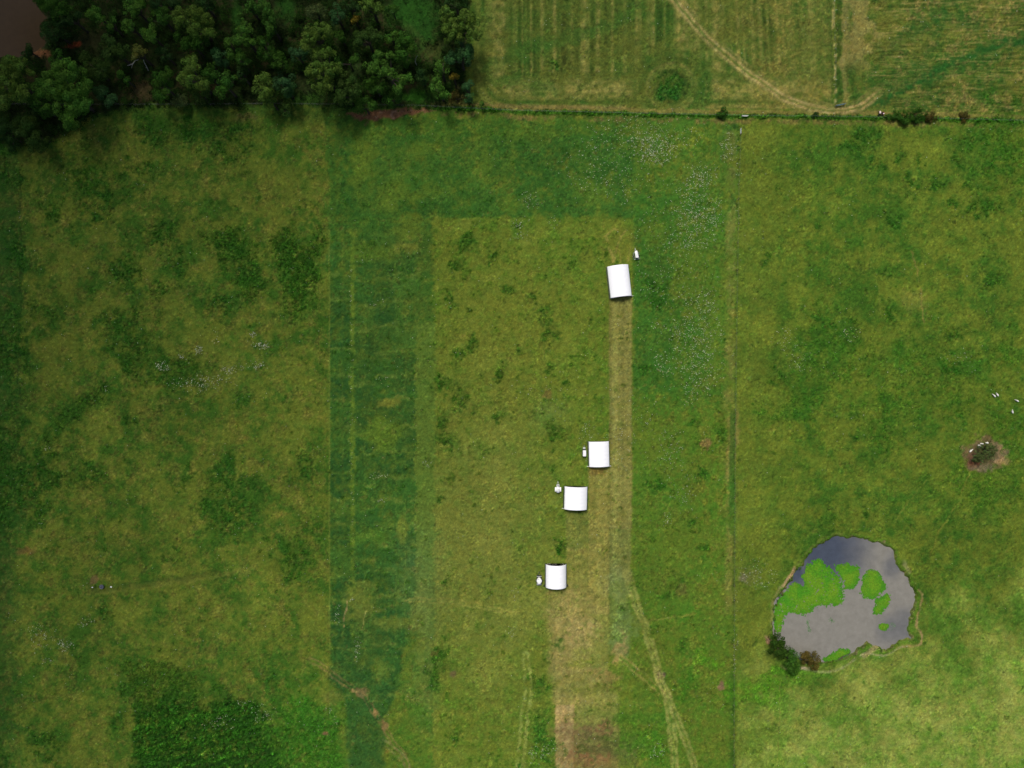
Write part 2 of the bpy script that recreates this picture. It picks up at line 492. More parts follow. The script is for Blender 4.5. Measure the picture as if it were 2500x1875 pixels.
# streaks of cut hay in the east one
sx = fnoise(120, 1.6, 7); sx2 = fnoise(70, 1.4, 4)
vb = 1 - sst(PX, 2100, 2160)
st2 = (sx * .7 + sx2 * .6) * (1 - vb) + (streak(PX + 3 * WXn, 6) * .8) * vb
put(NEb * np.clip(.25 * st2 - .06, 0, .6), (150, 134, 78))
C *= (1 - NEb * np.clip(-.22 * st2, 0, .45))[..., None]
put(NEb * sst(PX + 30 * NF, 2080, 2260) * np.clip(.22 * NM2 - .05, 0, .4), (150, 126, 74))
put(NEb * (1 - sst(np.abs(PX - 2095 + 14 * WXn), 14, 40)) * .35 * (1 - sst(PY, 130, 190)), (166, 146, 88))
for pts, w, a in (([(2115, 258), (2170, 235), (2240, 200), (2330, 150), (2400, 125), (2520, 98)], 12, .85), ([(2150, 245), (2215, 190), (2260, 140), (2290, 70)], 18, .35), ([(2260, 190), (2330, 165), (2420, 120)], 26, .4),
                  ([(2180, 110), (2280, 50), (2400, 60)], 24, .4), ([(2230, 70), (2300, 30)], 20, .35)):
    D, sg, sl = line_d(smooth_pts(pts), w * 3, 4); put((1 - sst(D, w * .35, w * 1.25)) * min(1, a * 1.2) * np.clip(.85 + .3 * NS[sl], 0, 1), (42, 84, 34), sl)
D, sg, sl = line_d([(2037, -300), (2034, 60), (2038, 120), (2040, 250)], 20, 1)
put((1 - sst(D, 1.5, 5)) * np.clip(.4 + .6 * NS[sl], 0, .8), (158, 150, 88), sl)
put((1 - sst(np.abs(sg + 7), 2, 6)) * .5, (62, 84, 34), sl)
# hedge bottom along the north fence
NF_pts = [(-300, 258), (700, 256), (1000, 260), (1250, 271), (1580, 279), (1800, 283), (2100, 286), (2500, 296), (2800, 302)]
D, sg, sl = line_d(NF_pts, 40, 1.5)
on = sst(PX[sl], 1000, 1060)
put((1 - sst(D, 3.5, 7)) * on * .85, (56, 98, 28), sl)
put((1 - sst(np.abs(sg - 10), 3, 8)) * on * .45, (134, 112, 66), sl)
put((1 - sst(np.abs(sg + 9), 2, 7)) * on * .5 * np.clip(.4 + .5 * NM[sl], 0, 1), (58, 72, 30), sl)  # hedge shadow on its south side, put into the ground colour
put((1 - sst(np.abs(sg + 14), 3, 9)) * on * .5 * np.clip(.3 + .6 * NM2[sl], 0, 1), (120, 96, 58), sl)
weed[sl] += (1 - sst(D, 4, 8)) * on * np.clip(.7 + .4 * NM[sl], 0.1, 1.2) * 1.0
Zr[sl] += (1 - sst(D, 3, 7)) * .25 * on
# farm track across the north fields
TR = smooth_pts([(1600, -40), (1645, 0), (1700, 65), (1760, 125), (1830, 182), (1875, 212), (1920, 240), (1970, 260), (2030, 271), (2085, 265), (2120, 248), (2150, 222)])
D, sg, sl = line_d(TR, 50, 1.0)
fade = 1 - sst(PX[sl], 2115, 2165)
put((1 - sst(D, 8, 16)) * .45 * fade, (134, 126, 70), sl)
paler = sst(PX[sl], 1800, 1950)  # track drawn paler towards the east
for off in (-5.5, 5.5):
    put((1 - sst(np.abs(sg - off), 1.5, 4.5)) * (.5 + .32 * paler) * fade * np.clip(.8 + .35 * NS[sl], 0, 1.2), (158, 142, 88), sl)
put((1 - sst(np.abs(sg), 1, 4)) * (.6 - .35 * paler) * fade, (84, 104, 42), sl)
put((1 - sst(np.abs(sg - 17), 1, 5)) * .4 * fade * np.clip(.5 + NM[sl] * .4, 0, 1), (150, 136, 80), sl)
tuft[sl] *= 1 - .8 * (1 - sst(D, 6, 14)) * fade

# ------------- wood floor, glades, the brown pool
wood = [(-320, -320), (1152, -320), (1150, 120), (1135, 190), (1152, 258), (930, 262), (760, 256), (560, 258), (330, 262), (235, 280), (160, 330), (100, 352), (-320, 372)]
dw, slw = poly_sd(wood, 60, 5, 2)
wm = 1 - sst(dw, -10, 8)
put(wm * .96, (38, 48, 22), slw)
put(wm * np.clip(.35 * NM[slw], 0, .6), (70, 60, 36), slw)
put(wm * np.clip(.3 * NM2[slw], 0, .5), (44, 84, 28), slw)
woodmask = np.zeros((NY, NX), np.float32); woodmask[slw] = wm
GLADES = ((1008, 22, 60, 48, (44, 86, 26), .9), (1030, 75, 34, 34, (42, 82, 25), .8), (580, 45, 14, 42, (44, 84, 26), .85), (700, 18, 26, 34, (44, 84, 26), .85), (1017, 236, 42, 16, (56, 104, 28), .85), (745, 245, 40, 14, (60, 92, 32), .8),
          (345, 218, 30, 26, (92, 78, 46), .8), (740, 205, 26, 24, (56, 60, 34), .7), (215, 100, 55, 26, (66, 62, 38), .8), (100, 130, 26, 10, (136, 92, 58), .9), (189, 107, 10, 6, (176, 84, 44), .95), (172, 112, 18, 6, (120, 60, 36), .7), (1050, 128, 28, 22, (74, 80, 38), .7), (525, 215, 16, 8, (84, 60, 40), .5), (870, 170, 20, 20, (50, 66, 32), .6))
for (x, y, rx, ry, c, a) in GLADES:
    m, sl = ell(x, y, rx, ry, 0, .5, .3); put(m * a, c, sl)
D, sg, sl = line_d(smooth_pts([(930, 15), (950, 40), (985, 62), (1012, 78), (1030, 100), (1028, 125)]), 30, 2)
put((1 - sst(D, 3, 9)) * .7, (62, 88, 36), sl)
# bare reddish bank south of the wood
d, sl = poly_sd([(845, 278), (868, 292), (905, 297), (950, 294), (1000, 280), (1060, 268), (1030, 264), (980, 266), (940, 272), (900, 276)], 30, 3, 1.5)
put((1 - sst(d, -3, 5)) * .85, (128, 84, 62), sl)
put((1 - sst(d, -8, 0)) * np.clip(.5 * NS[sl], 0, .8), (174, 142, 110), sl)
tuft[sl] *= sst(d, -4, 6)
# west pool
POOL = smooth_pts([(-330, -40), (-60, -60), (60, -30), (88, 8), (103, 30), (118, 52), (106, 78), (108, 102), (95, 118), (72, 128), (48, 138), (20, 136), (-100, 140), (-330, 130)], 4)

# ------------- weeds
def wd(x, y, rx, ry, a=.85, c=WEED, rot=0, k=1.0, soft=.55, warp=.75):
    m, sl = ell(x, y, rx, ry, rot, soft, warp)
    m = m * np.clip(.85 + .3 * NS[sl], 0, 1)
    put(m * a, c, sl)
    weed[sl] = np.maximum(weed[sl], m * k * a)
    Zr[sl] += m * .12 * k
WEST = [(354, 315, 26, 32), (397, 337, 28, 20), (467, 312, 58, 26), (564, 338, 50, 62), (215, 432, 48, 58), (354, 411, 30, 24), (20, 420, 42, 60), (235, 487, 55, 36), (125, 512, 17, 18), (397, 575, 36, 26), (269, 663, 36, 34), (314, 654, 24, 34), (431, 646, 26, 36),
        (391, 711, 30, 18), (538, 733, 36, 24), (312, 800, 54, 48), (335, 880, 42, 40), (447, 903, 72, 40), (28, 852, 40, 110), (108, 759, 34, 34), (28, 620, 26, 50), (127, 1152, 72, 42), (57, 1195, 56, 66), (14, 1082, 34, 90), (227, 1161, 42, 32), (320, 1028, 16, 18), (561, 1167, 58, 42), (575, 1246, 44, 56),
        (555, 1127, 16, 24), (589, 974, 22, 22), (419, 1359, 22, 14), (8, 1280, 20, 44), (744, 1135, 26, 34), (701, 1337, 18, 22), (738, 1334, 16, 20), (718, 1382, 42, 32), (747, 1280, 13, 18), (250, 1490, 8, 20), (283, 1773, 20, 24), (113, 1816, 34, 26), (5, 1850, 20, 40), (662, 1663, 20, 20), (510, 1240, 30, 28)]
for q in WEST: wd(*q, a=.82, c=(42, 84, 26), k=.6, soft=.75)
D, sg, sl = line_d([(262, 958), (198, 997), (147, 1033), (112, 1070)], 60, 6)
m = (1 - sst(D, 8, 34)) * np.clip(.7 + .4 * NM2[sl], 0, 1); put(m * .7, WEED, sl); weed[sl] = np.maximum(weed[sl], m * .5)
def wpoly(pts, a, c, k, wob=5, soft=6):
    d, sl = poly_sd(pts, 50, wob, 2.5)
    m = 1 - sst(d, -soft, soft)
    put(m * a * np.clip(.88 + .25 * NS2[sl], 0, 1), c, sl)
    weed[sl] = np.maximum(weed[sl], m * k); Zr[sl] += m * .2 * k
wpoly([(672, 590), (690, 558), (720, 560), (728, 592), (766, 600), (774, 568), (795, 570), (793, 622), (783, 655), (770, 690), (765, 740), (745, 770), (722, 800), (705, 790), (700, 740), (690, 700), (678, 655), (662, 620)], .8, (44, 86, 26), .6, 9, 16)
wpoly([(505, 580), (540, 552), (600, 560), (632, 600), (640, 660), (648, 705), (620, 740), (585, 720), (570, 660), (530, 620)], .78, (44, 87, 26), .5, 12, 20)
wpoly([(315, 1636), (382, 1600), (439, 1598), (467, 1632), (482, 1666), (470, 1694), (538, 1705), (625, 1716), (655, 1770), (700, 1880), (700, 2175), (320, 2175), (330, 1875), (318, 1800), (310, 1700)], .62, (48, 88, 27), .5, 14, 18)
wpoly([(326, 1730), (420, 1716), (470, 1722), (540, 1710), (625, 1720), (655, 1770), (700, 1880), (700, 2175), (335, 2175)], .9, (39, 80, 25), .8, 8, 14)
m, sl = box(335, 690, 1725, 2175, 14, 4)
row = streak(PY[sl] + .22 * PX[sl] + 3 * WXn[sl], 3.6)
C[sl] *= np.exp(.2 * row * m)[..., None]
weed[sl] *= np.clip(1 + .45 * row * m, .2, 1.6)
wpoly([(660, 1725), (700, 1702), (800, 1720), (830, 1760), (835, 1880), (835, 2175), (705, 2175), (701, 1875), (655, 1770)], .85, (54, 106, 30), .35, 10, 18)
CENTRE = [(1121, 640, 20, 15), (1206, 629, 12, 18), (1237, 708, 14, 11), (1101, 731, 12, 24), (1155, 838, 15, 17), (1121, 858, 15, 13), (1220, 915, 11, 18), (1078, 923, 14, 14), (1149, 589, 26, 20), (1078, 948, 36, 13), (1126, 983, 19, 21), (1078, 1025, 14, 24), (1092, 1076, 28, 24), (1217, 1016, 11, 15), (1101, 1167, 9, 14),
          (1081, 1215, 12, 12), (1346, 813, 16, 23), (1335, 767, 18, 16), (1343, 892, 14, 14), (1270, 858, 11, 10), (1406, 643, 9, 11), (1304, 725, 9, 12), (1380, 946, 11, 9), (1462, 977, 9, 9), (1360, 1059, 18, 24), (1349, 1141, 14, 12), (1757, 1059, 13, 21), (1720, 1087, 18, 17), (1717, 1161, 18, 16), (1737, 1246, 13, 12),
          (1692, 1271, 20, 11), (1723, 1339, 13, 16), (1666, 1428, 13, 11), (1621, 1453, 18, 13), (1669, 1575, 13, 12), (1590, 1535, 11, 9), (1073, 1632, 30, 26), (1050, 1660, 18, 18), (1090, 1422, 8, 14), (1107, 1796, 14, 18), (1084, 1558, 9, 9), (1309, 1668, 28, 20), (1610, 725, 26, 36), (1581, 903, 18, 16), (1700, 1030, 12, 10), (1610, 1180, 24, 20)]
for q in CENTRE: wd(*q, a=.8, k=.7, soft=.65)
wd(1364, 1336, 26, 11, .95, (36, 80, 24), 35, 1.2)
wd(1675, 1674, 44, 38, .6, (52, 104, 26), 0, .5, .6); wd(1729, 1620, 32, 28, .45, BRIGHT, 0, .5); wd(1850, 1692, 55, 26, .55, BRIGHT, 0, .5); wd(1320, 1812, 32, 62, .85, (48, 96, 34), 0, .9)
wd(1785, 1690, 12, 30, .4, BRIGHT, 0, .4); wd(1905, 1660, 60, 20, .7, (76, 128, 30), 0, .5); wd(1560, 1790, 50, 30, .6, (66, 112, 30), 0, .5); wd(1610, 1830, 40, 30, .6, (66, 112, 30), 0, .6)
EAST = [(2113, 329, 40, 20), (2340, 334, 26, 14), (2334, 397, 19, 14), (2226, 439, 19, 19), (2280, 450, 15, 19), (2357, 453, 13, 13), (2127, 394, 22, 22), (2243, 391, 11, 11), (2198, 380, 11, 11), (2073, 363, 30, 18), (2181, 535, 14, 13), (2334, 501, 11, 11), (2413, 512, 32, 22), (2000, 549, 11, 8), (1878, 626, 13, 17), (1997, 782, 15, 15),
        (2036, 796, 8, 8), (2073, 787, 14, 13), (2175, 779, 18, 18), (2320, 810, 21, 20), (2328, 895, 30, 22), (2425, 682, 24, 20), (1903, 923, 26, 18), (2090, 1062, 13, 12), (2351, 1016, 22, 16), (2116, 1260, 15, 12)]
for q in EAST: wd(*q, a=.8, k=.6, soft=.6)
for q in [(2045, 870, 84, 70), (1940, 990, 58, 52), (2165, 1005, 68, 60), (2330, 960, 56, 60), (2470, 340, 90, 90), (2158, 1073, 36, 18), (2025, 1266, 24, 14), (2430, 400, 56, 74), (2460, 1040, 50, 60), (2440, 880, 50, 40), (2400, 1180, 90, 60), (2230, 880, 60, 40)]:
    wd(*q, a=.66, c=(50, 94, 26), k=.5, soft=.85)
wd(1640, 210, 36, 31, .85, (46, 90, 34), 0, .75, .35, .25); wd(1632, 232, 34, 12, .8, (46, 90, 34), 0, .7, .4, .25)
wd(1362, 162, 14, 10, .8, (50, 92, 34), 0, .7)
cspk = sst(NS2 + .5 * NM, 1.7, 2.5) * (1 - woodmask) * sst(PY, 290, 330) * (1 - e)
put(cspk * .5, (52, 88, 28)); weed[:] = np.maximum(weed, cspk * .35)
bspk = sst(NS + .4 * NM2, 1.9, 2.6) * (1 - woodmask) * sst(PY, 290, 330)
put(bspk * .22, (124, 104, 52))
# small dark specks all over the east paddock (dung-greened tussocks)
spk = sst(NS + .3 * NM, 1.75, 2.4) * (1 - woodmask) * sst(PY, 300, 340)
put(spk * .55 * np.clip(e + .45, 0, 1), (52, 82, 27)); weed[:] = np.maximum(weed, spk * .3 * np.clip(e + .4, 0, 1))

# ------------- bare and trodden spots
for (x, y, rx, ry, c, a) in ((1616, 1648, 12, 9, (116, 96, 76), 1), (1760, 1674, 7, 12, (124, 98, 72), .9), (884, 1690, 14, 12, (136, 112, 72), .55), (862, 1686, 5, 6, (156, 128, 80), .7), (938, 1772, 8, 13, (138, 106, 70), .6),
                             (918, 1740, 5, 10, (160, 124, 78), .6), (815, 1700, 24, 16, (108, 98, 54), .4), (1722, 1085, 12, 12, (132, 104, 66), .7), (1668, 1440, 12, 14, (112, 100, 54), .4), (1835, 1400, 20, 20, (108, 98, 58), .45), (1815, 1410, 12, 8, (120, 108, 90), .5),
                             (1340, 965, 14, 14, (104, 84, 46), .6), (1456, 1150, 20, 12, (124, 100, 50), .6), (1108, 1648, 8, 8, (104, 84, 60), .7), (1060, 1600, 10, 7, (100, 84, 44), .5), (1790, 1050, 14, 60, (140, 126, 66), .5), (1785, 1110, 10, 60, (148, 130, 72), .4),
                             (228, 1420, 12, 9, (108, 84, 56), .7), (1875, 1565, 5, 9, (160, 120, 90), .8), (60, 1345, 24, 10, (120, 84, 50), .5), (600, 285, 30, 10, (124, 104, 60), .4), (795, 1790, 6, 4, (130, 96, 70), .8), (2235, 735, 34, 26, (116, 104, 52), .25)):
    m, sl = ell(x, y, rx, ry, 0, .4, .4); put(m * a, c, sl); tuft[sl] *= 1 - m
# worn strip beside the long fence
m, sl = box(1772, 1796, 320, 1500, 6, 2); put(m * .42 * np.clip(.45 + .45 * NM[sl], 0, 1), (132, 124, 64), sl)
FE = [(1806, 310), (1802, 450), (1798, 700), (1794, 1000), (1792, 1250), (1791, 1500), (1790, 1880), (1789, 2175)]
D, sg, sl = line_d(FE, 30, .6)
put((1 - sst(D, 1.5, 5)) * (.3 + .3 * sst(PY[sl], 900, 1050)) * np.clip(.5 + .5 * NM[sl], 0, 1), (60, 84, 30), sl)
put((1 - sst(np.abs(sg + 6), 4, 10)) * .75 * sst(PY[sl], 980, 1020) * (1 - sst(PY[sl], 1200, 1330)), (46, 92, 30), sl)
put((1 - sst(np.abs(sg + 4), 3, 9)) * .42 * sst(PY[sl], 1580, 1660), (50, 94, 30), sl)
weed[sl] += (1 - sst(D, 2, 6)) * .22 * np.clip(.5 + .7 * NM2[sl], 0, 1.5)
# wheel marks
def ruts(pts, off, w, c, a, wob=1.5):
    D, sg, sl = line_d(smooth_pts(pts), 60, wob)
    for o in off:
        m = (1 - sst(np.abs(sg - o), w * .4, w * 1.2)) * a * np.clip(.8 + .35 * NS[sl], 0, 1)
        put(m, c, sl); tuft[sl] *= 1 - .7 * m
ruts([(1285, 1600), (1290, 1680), (1283, 1740), (1276, 1800), (1270, 1890), (1262, 2170)], (-7, 7), 5, (136, 146, 70), .65)
ruts([(1530, 1400), (1555, 1480), (1585, 1560), (1607, 1640), (1628, 1705), (1640, 1790), (1648, 1890), (1660, 2170)], (-6, 6), 6, (142, 144, 74), .65)
ruts([(1600, 1640), (1640, 1730), (1672, 1810), (1700, 1890), (1780, 2170)], (-3, 8), 5, (148, 146, 78), .55)
ruts([(1500, 1600), (1560, 1650), (1610, 1695)], (0, 12), 3, (150, 142, 74), .55)
ruts([(940, 1810), (985, 1850), (1000, 1890), (1060, 2170)], (-8, 3), 3, (128, 128, 78), .5)
ruts([(230, 1450), (330, 1440), (430, 1425), (560, 1405), (620, 1395)], (6, ), 10, (132, 122, 62), .5)
ruts([(230, 1440), (330, 1428), (430, 1412), (540, 1395)], (0, ), 9, (58, 72, 28), .5)
ruts([(2370, 1145), (2355, 1190), (2338, 1230), (2300, 1290), (2270, 1360)], (0,), 2.2, (136, 128, 60), .6)
ruts([(2265, 1170), (2220, 1225), (2185, 1275)], (0,), 2.0, (132, 128, 60), .5)
ruts([(2110, 590), (2140, 680), (2150, 770)], (0,), 2.0, (132, 128, 60), .4)
ruts([(2225, 610), (2245, 690), (2255, 790)], (0,), 2.0, (140, 120, 66), .45)
ruts([(838, 1530), (842, 1500), (849, 1468)], (0,), 2.2, (166, 144, 92), .8); ruts([(885, 1535), (892, 1505), (900, 1478)], (0,), 1.8, (160, 150, 84), .6)
ruts([(1000, 1470), (1100, 1472), (1200, 1490), (1260, 1505)], (0, 8), 3, (146, 142, 68), .45)
ruts([(1690, 1500), (1600, 1515), (1560, 1520)], (0,), 2, (140, 142, 64), .4)
ruts([(1902, 1660), (1902, 1790), (1896, 1880)], (0,), 1.5, (120, 104, 56), .35)
ruts([(760, 1610), (830, 1660), (884, 1695), (925, 1755), (960, 1812), (1000, 1885), (1080, 2170)], (-5, 5), 3, (134, 112, 70), .42)
ruts([(2250, 1590), (2330, 1690), (2390, 1790), (2400, 1880)], (-4, 4), 2, (156, 150, 66), .25)

# ------------- bare ring round the lone bush
m, sl = ell(2402, 1108, 50, 36, 0, .22, .22); put(m * .85, (108, 88, 64), sl)
for (x, y, rx, ry, c, a) in ((2370, 1120, 16, 24, (108, 80, 60), .85), (2380, 1132, 14, 7, (116, 66, 42), .6), (2440, 1105, 18, 20, (122, 106, 78), .7), (2450, 1125, 16, 10, (156, 128, 86), .6), (2400, 1140, 30, 8, (104, 96, 70), .7), (2405, 1105, 24, 22, (64, 70, 36), .7)):
    m, sl = ell(x, y, rx, ry, 0, .5, .4); put(m * a, c, sl); tuft[sl] *= 1 - m

# ------------- the pond: a hollow in the sheet with trodden banks
def cv(pts): return [(1850 + x * .2291, 1280 + y * .2291) for x, y in pts]
POND = smooth_pts(cv([(985, 128), (820, 152), (700, 200), (600, 270), (530, 350), (490, 428), (400, 500), (350, 600), (290, 690), (240, 760), (190, 850), (170, 950), (165, 1100), (190, 1180), (240, 1280), (330, 1370), (440, 1420), (560, 1470), (740, 1466), (870, 1445), (1000, 1372), (1090, 1312),
                     (1140, 1278), (1200, 1284), (1275, 1292), (1335, 1338), (1450, 1288), (1550, 1237), (1640, 1236), (1646, 1210), (1603, 1168), (1618, 1080), (1640, 950), (1660, 880), (1680, 790), (1664, 690), (1630, 620), (1600, 550), (1520, 470), (1472, 385), (1468, 320), (1400, 232), (1330, 202), (1290, 184), (1240, 200), (1160, 152), (1060, 132)]), 3)
dp, slp = poly_sd(POND, 60, 1.8, 1.6)
put((1 - sst(dp, -6, 2)) * .95, (74, 66, 50), slp)
bank = (1 - sst(np.abs(dp - 5), 2, 6))
put(bank * .75, (84, 112, 34), slp)
weed[slp] = np.maximum(weed[slp], (1 - sst(np.abs(dp - 3), 1, 4)) * .75 * np.clip(.35 + .7 * NM[slp], 0, 1))
put((1 - sst(np.abs(dp - 2.0), 1, 4)) * np.clip(.1 + .5 * NM2[slp], 0, .8), (112, 98, 70), slp)
put((1 - sst(np.abs(dp - 1.2), .6, 2.2)) * .5, (58, 66, 34), slp)
tuft[slp] *= sst(dp, 2, 6)
def bankpath(pts, w, c, a):
    D, sg, sl = line_d(smooth_pts(cv(pts)), 30, 1.2)
    m = (1 - sst(D, w * .5, w * 1.3)) * a * np.clip(.85 + .3 * NS[sl], 0, 1); put(m, c, sl); tuft[sl] *= 1 - m
bankpath([(1715, 690), (1755, 740), (1740, 830), (1710, 930), (1700, 1010), (1690, 1080), (1740, 1150), (1755, 1220), (1730, 1280), (1640, 1300), (1540, 1310)], 3.0, (150, 126, 84), .75)
bankpath([(1540, 1310), (1400, 1370), (1290, 1392), (1150, 1380), (1060, 1420), (960, 1490), (820, 1555), (700, 1575), (560, 1560)], 3.0, (146, 146, 100), .6)
bankpath([(1140, 1400), (1240, 1320), (1270, 1300)], 7, (150, 134, 94), .6)
bankpath([(390, 460), (360, 530), (300, 600), (260, 660)], 4.0, (176, 142, 104), .75)
bankpath([(930, 100), (760, 125), (640, 190), (540, 270), (470, 370), (400, 450)], 3.5, (112, 116, 58), .6)
bankpath([(260, 640), (200, 740), (170, 850), (140, 1000), (150, 1100)], 4.0, (132, 130, 74), .6)
bankpath([(1560, 400), (1620, 500)], 5.0, (140, 134, 90), .5)
bankpath([(470, 1540), (540, 1545)], 5.0, (196, 168, 150), .7)
bankpath([(95, 1200), (140, 1250)], 5.0, (176, 134, 104), .7)
bankpath([(300, 1540), (250, 1500)], 4.0, (150, 116, 92), .5)
put((1 - sst(np.abs(PY[slp] - 1640 - .2 * (PX[slp] - 1930)), 6, 20)) * sst(dp, 6, 12) * (1 - sst(dp, 30, 45)) * (1 - sst(PX[slp], 2010, 2080)) * sst(PX[slp], 1880, 1900) * .6, (80, 128, 34), slp)

# fine mottling of the living sward
grain = np.clip(.75 + .35 * NM2, .25, 1.5)
C *= np.exp(grain * (.06 * NT + .16 * NV) + .04 * NS + .05 * NF)[..., None]
hue = (.025 * NS2 + .02 * NT)[..., None]
C *= np.concatenate([1 + hue, 1 + 0 * hue, 1 - hue], 2)
wt = np.clip(weed, 0, 1)
C *= np.exp(wt * (.22 * NV + .18 * NT - .05))[..., None]
C = np.clip(C, .004, .85)
rim = 1 - sst(np.minimum(np.minimum(PX - X0, X1 - PX), np.minimum(PY - Y0, Y1 - PY)), 10, 180)
C = C * (1 - rim[..., None]) + alb((96, 108, 44)) * np.exp(.1 * NV + .1 * NS)[..., None] * rim[..., None]

# heights
Z = .02 * NT + Zr * (.6 * NV + .35 * NT) + .10 * NM
Z = Z.astype(np.float32)
dd = np.full((NY, NX), 999., np.float32); dd[slp] = dp
Z = Z * sst(dd, -2, 8) - 1.5 * (1 - sst(dd, -14, 7)) * 1.0
dq, slq = poly_sd(POOL, 60, 2, 1)
d2 = np.full((NY, NX), 999., np.float32); d2[slq] = dq
Z = Z * sst(d2, -2, 8) - 1.5 * (1 - sst(d2, -14, 7))
put((1 - sst(dq, -6, 4)) * .9, (84, 66, 46), slq)
woodmask *= sst(d2, 2, 8)

# the sheet itself: the fine grid plus rows out to the horizon
ext = np.array([200, 800, 3000, 12000, 40000], np.float32)
ax = np.concatenate([X0 - ext[::-1], xs, X1 + ext]); ay = np.concatenate([Y0 - ext[::-1], ys, Y1 + ext])
n0 = len(ext)
def pad(a):
    return np.pad(a, ((n0, n0), (n0, n0)) + ((0, 0),) * (a.ndim - 2), mode='edge')
Cp, Zp = pad(C), pad(Z)
far = np.ones(Zp.shape, bool); far[n0 - 1:-n0 + 1, n0 - 1:-n0 + 1] = False
Cp[far] = alb((96, 108, 44)); Zp[far] = 0
gx, gy = np.meshgrid((ax - 1250) * M, (937.5 - ay) * M)
GV = np.stack([gx, gy, Zp], -1).reshape(-1, 3)
ny, nx = Zp.shape
idx = np.arange(ny * nx, dtype=np.int32).reshape(ny, nx)
GF = np.stack([idx[1:, :-1], idx[1:, 1:], idx[:-1, 1:], idx[:-1, :-1]], -1).reshape(-1, 4)
M_ground = attr_mat("grassland", .9, 0, noise=((3.2, .42, 5), (1.1, .12, 4)), bump=.12, spec=.1)
g = link_mesh("ground", fast_mesh("ground", GV, GF, Cp.reshape(-1, 3), True), M_ground)
tag(g, kind="structure")

def ground_z(px, py):
    i = int(np.clip(round((px - X0) / STEP), 0, NX - 1)); j = int(np.clip(round((py - Y0) / STEP), 0, NY - 1))
    return float(Z[j, i])

# ------------------------------------------------------------------ water and duckweed
def water(name, pts, z, mat, grow):
    P = np.array(pts, float); c = P.mean(0)
    P = c + (P - c) * grow
    bm = bmesh.new()
    vs = [bm.verts.new((*W(x, y), z)) for x, y in P]
    bm.faces.new(vs)
    bmesh.ops.triangulate(bm, faces=bm.faces[:])
    bmesh.ops.recalc_face_normals(bm, faces=bm.faces[:])
    me = bpy.data.meshes.new(name); bm.to_mesh(me); bm.free()
    if me.polygons[0].normal.z < 0: me.flip_normals()
    o = link_mesh(name, me, mat)
    return tag(o, kind="structure")

def water_mat(name, c_mud, c_slate, deep):
    """silty water: a murky body colour blended to slate inside given patches (deep = list of x, y, r in metres)"""
    m, nt, b = new_mat(name)
    L = nt.links.new
    geo = nt.nodes.new("ShaderNodeTexCoord")
    n = nt.nodes.new("ShaderNodeTexNoise"); n.inputs["Scale"].default_value = .12; n.inputs["Detail"].default_value = 5
    L(geo.outputs["Object"], n.inputs["Vector"])
    acc = None
    for x, y, r, sx, wt_ in deep:
        sub = nt.nodes.new("ShaderNodeVectorMath"); sub.operation = 'SUBTRACT'; sub.inputs[1].default_value = (x, y, 0)
        L(geo.outputs["Object"], sub.inputs[0])
        scl = nt.nodes.new("ShaderNodeVectorMath"); scl.operation = 'MULTIPLY'; scl.inputs[1].default_value = (1 / sx, 1, 0)
        L(sub.outputs[0], scl.inputs[0])
        ln = nt.nodes.new("ShaderNodeVectorMath"); ln.operation = 'LENGTH'; L(scl.outputs[0], ln.inputs[0])
        ad = nt.nodes.new("ShaderNodeMath"); ad.operation = 'MULTIPLY_ADD'; ad.inputs[1].default_value = 8.0
        L(n.outputs["Fac"], ad.inputs[0]); L(ln.outputs["Value"], ad.inputs[2])
        mr = nt.nodes.new("ShaderNodeMapRange"); mr.interpolation_type = 'SMOOTHSTEP'
        mr.inputs["From Min"].default_value = r * .35 + 4; mr.inputs["From Max"].default_value = r * 1.6 + 4
        mr.inputs["To Min"].default_value = wt_; mr.inputs["To Max"].default_value = 0
        L(ad.outputs[0], mr.inputs["Value"])
        if acc is None: acc = mr.outputs[0]
        else:
            mxm = nt.nodes.new("ShaderNodeMath"); mxm.operation = 'MAXIMUM'; L(acc, mxm.inputs[0]); L(mr.outputs[0], mxm.inputs[1]); acc = mxm.outputs[0]
    mix = nt.nodes.new("ShaderNodeMix"); mix.data_type = 'RGBA'
    mix.inputs[6].default_value = (*c_mud, 1); mix.inputs[7].default_value = (*c_slate, 1)
    if acc is None: mix.inputs[0].default_value = 0
    else: L(acc, mix.inputs[0])
    n2 = nt.nodes.new("ShaderNodeTexNoise"); n2.inputs["Scale"].default_value = .5; n2.inputs["Detail"].default_value = 7; n2.inputs["Roughness"].default_value = .7
    L(geo.outputs["Object"], n2.inputs["Vector"])
    r2 = nt.nodes.new("ShaderNodeMapRange"); r2.inputs["From Min"].default_value = .3; r2.inputs["From Max"].default_value = .7; r2.inputs["To Min"].default_value = .86; r2.inputs["To Max"].default_value = 1.12
    L(n2.outputs["Fac"], r2.inputs["Value"])
    v = nt.nodes.new("ShaderNodeVectorMath"); v.operation = 'SCALE'; L(mix.outputs[2], v.inputs[0]); L(r2.outputs[0], v.inputs["Scale"])
    L(v.outputs[0], b.inputs["Base Color"])
    b.inputs["Roughness"].default_value = .12
    b.inputs["IOR"].default_value = 1.33
    bp = nt.nodes.new("ShaderNodeBump"); bp.inputs["Strength"].default_value = .15; bp.inputs["Distance"].default_value = .05
    n3 = nt.nodes.new("ShaderNodeTexNoise"); n3.inputs["Scale"].default_value = 1.8; n3.inputs["Detail"].default_value = 3
    L(geo.outputs["Object"], n3.inputs["Vector"]); L(n3.outputs["Fac"], bp.inputs["Height"]); L(bp.outputs[0], b.inputs["Normal"])
    return m

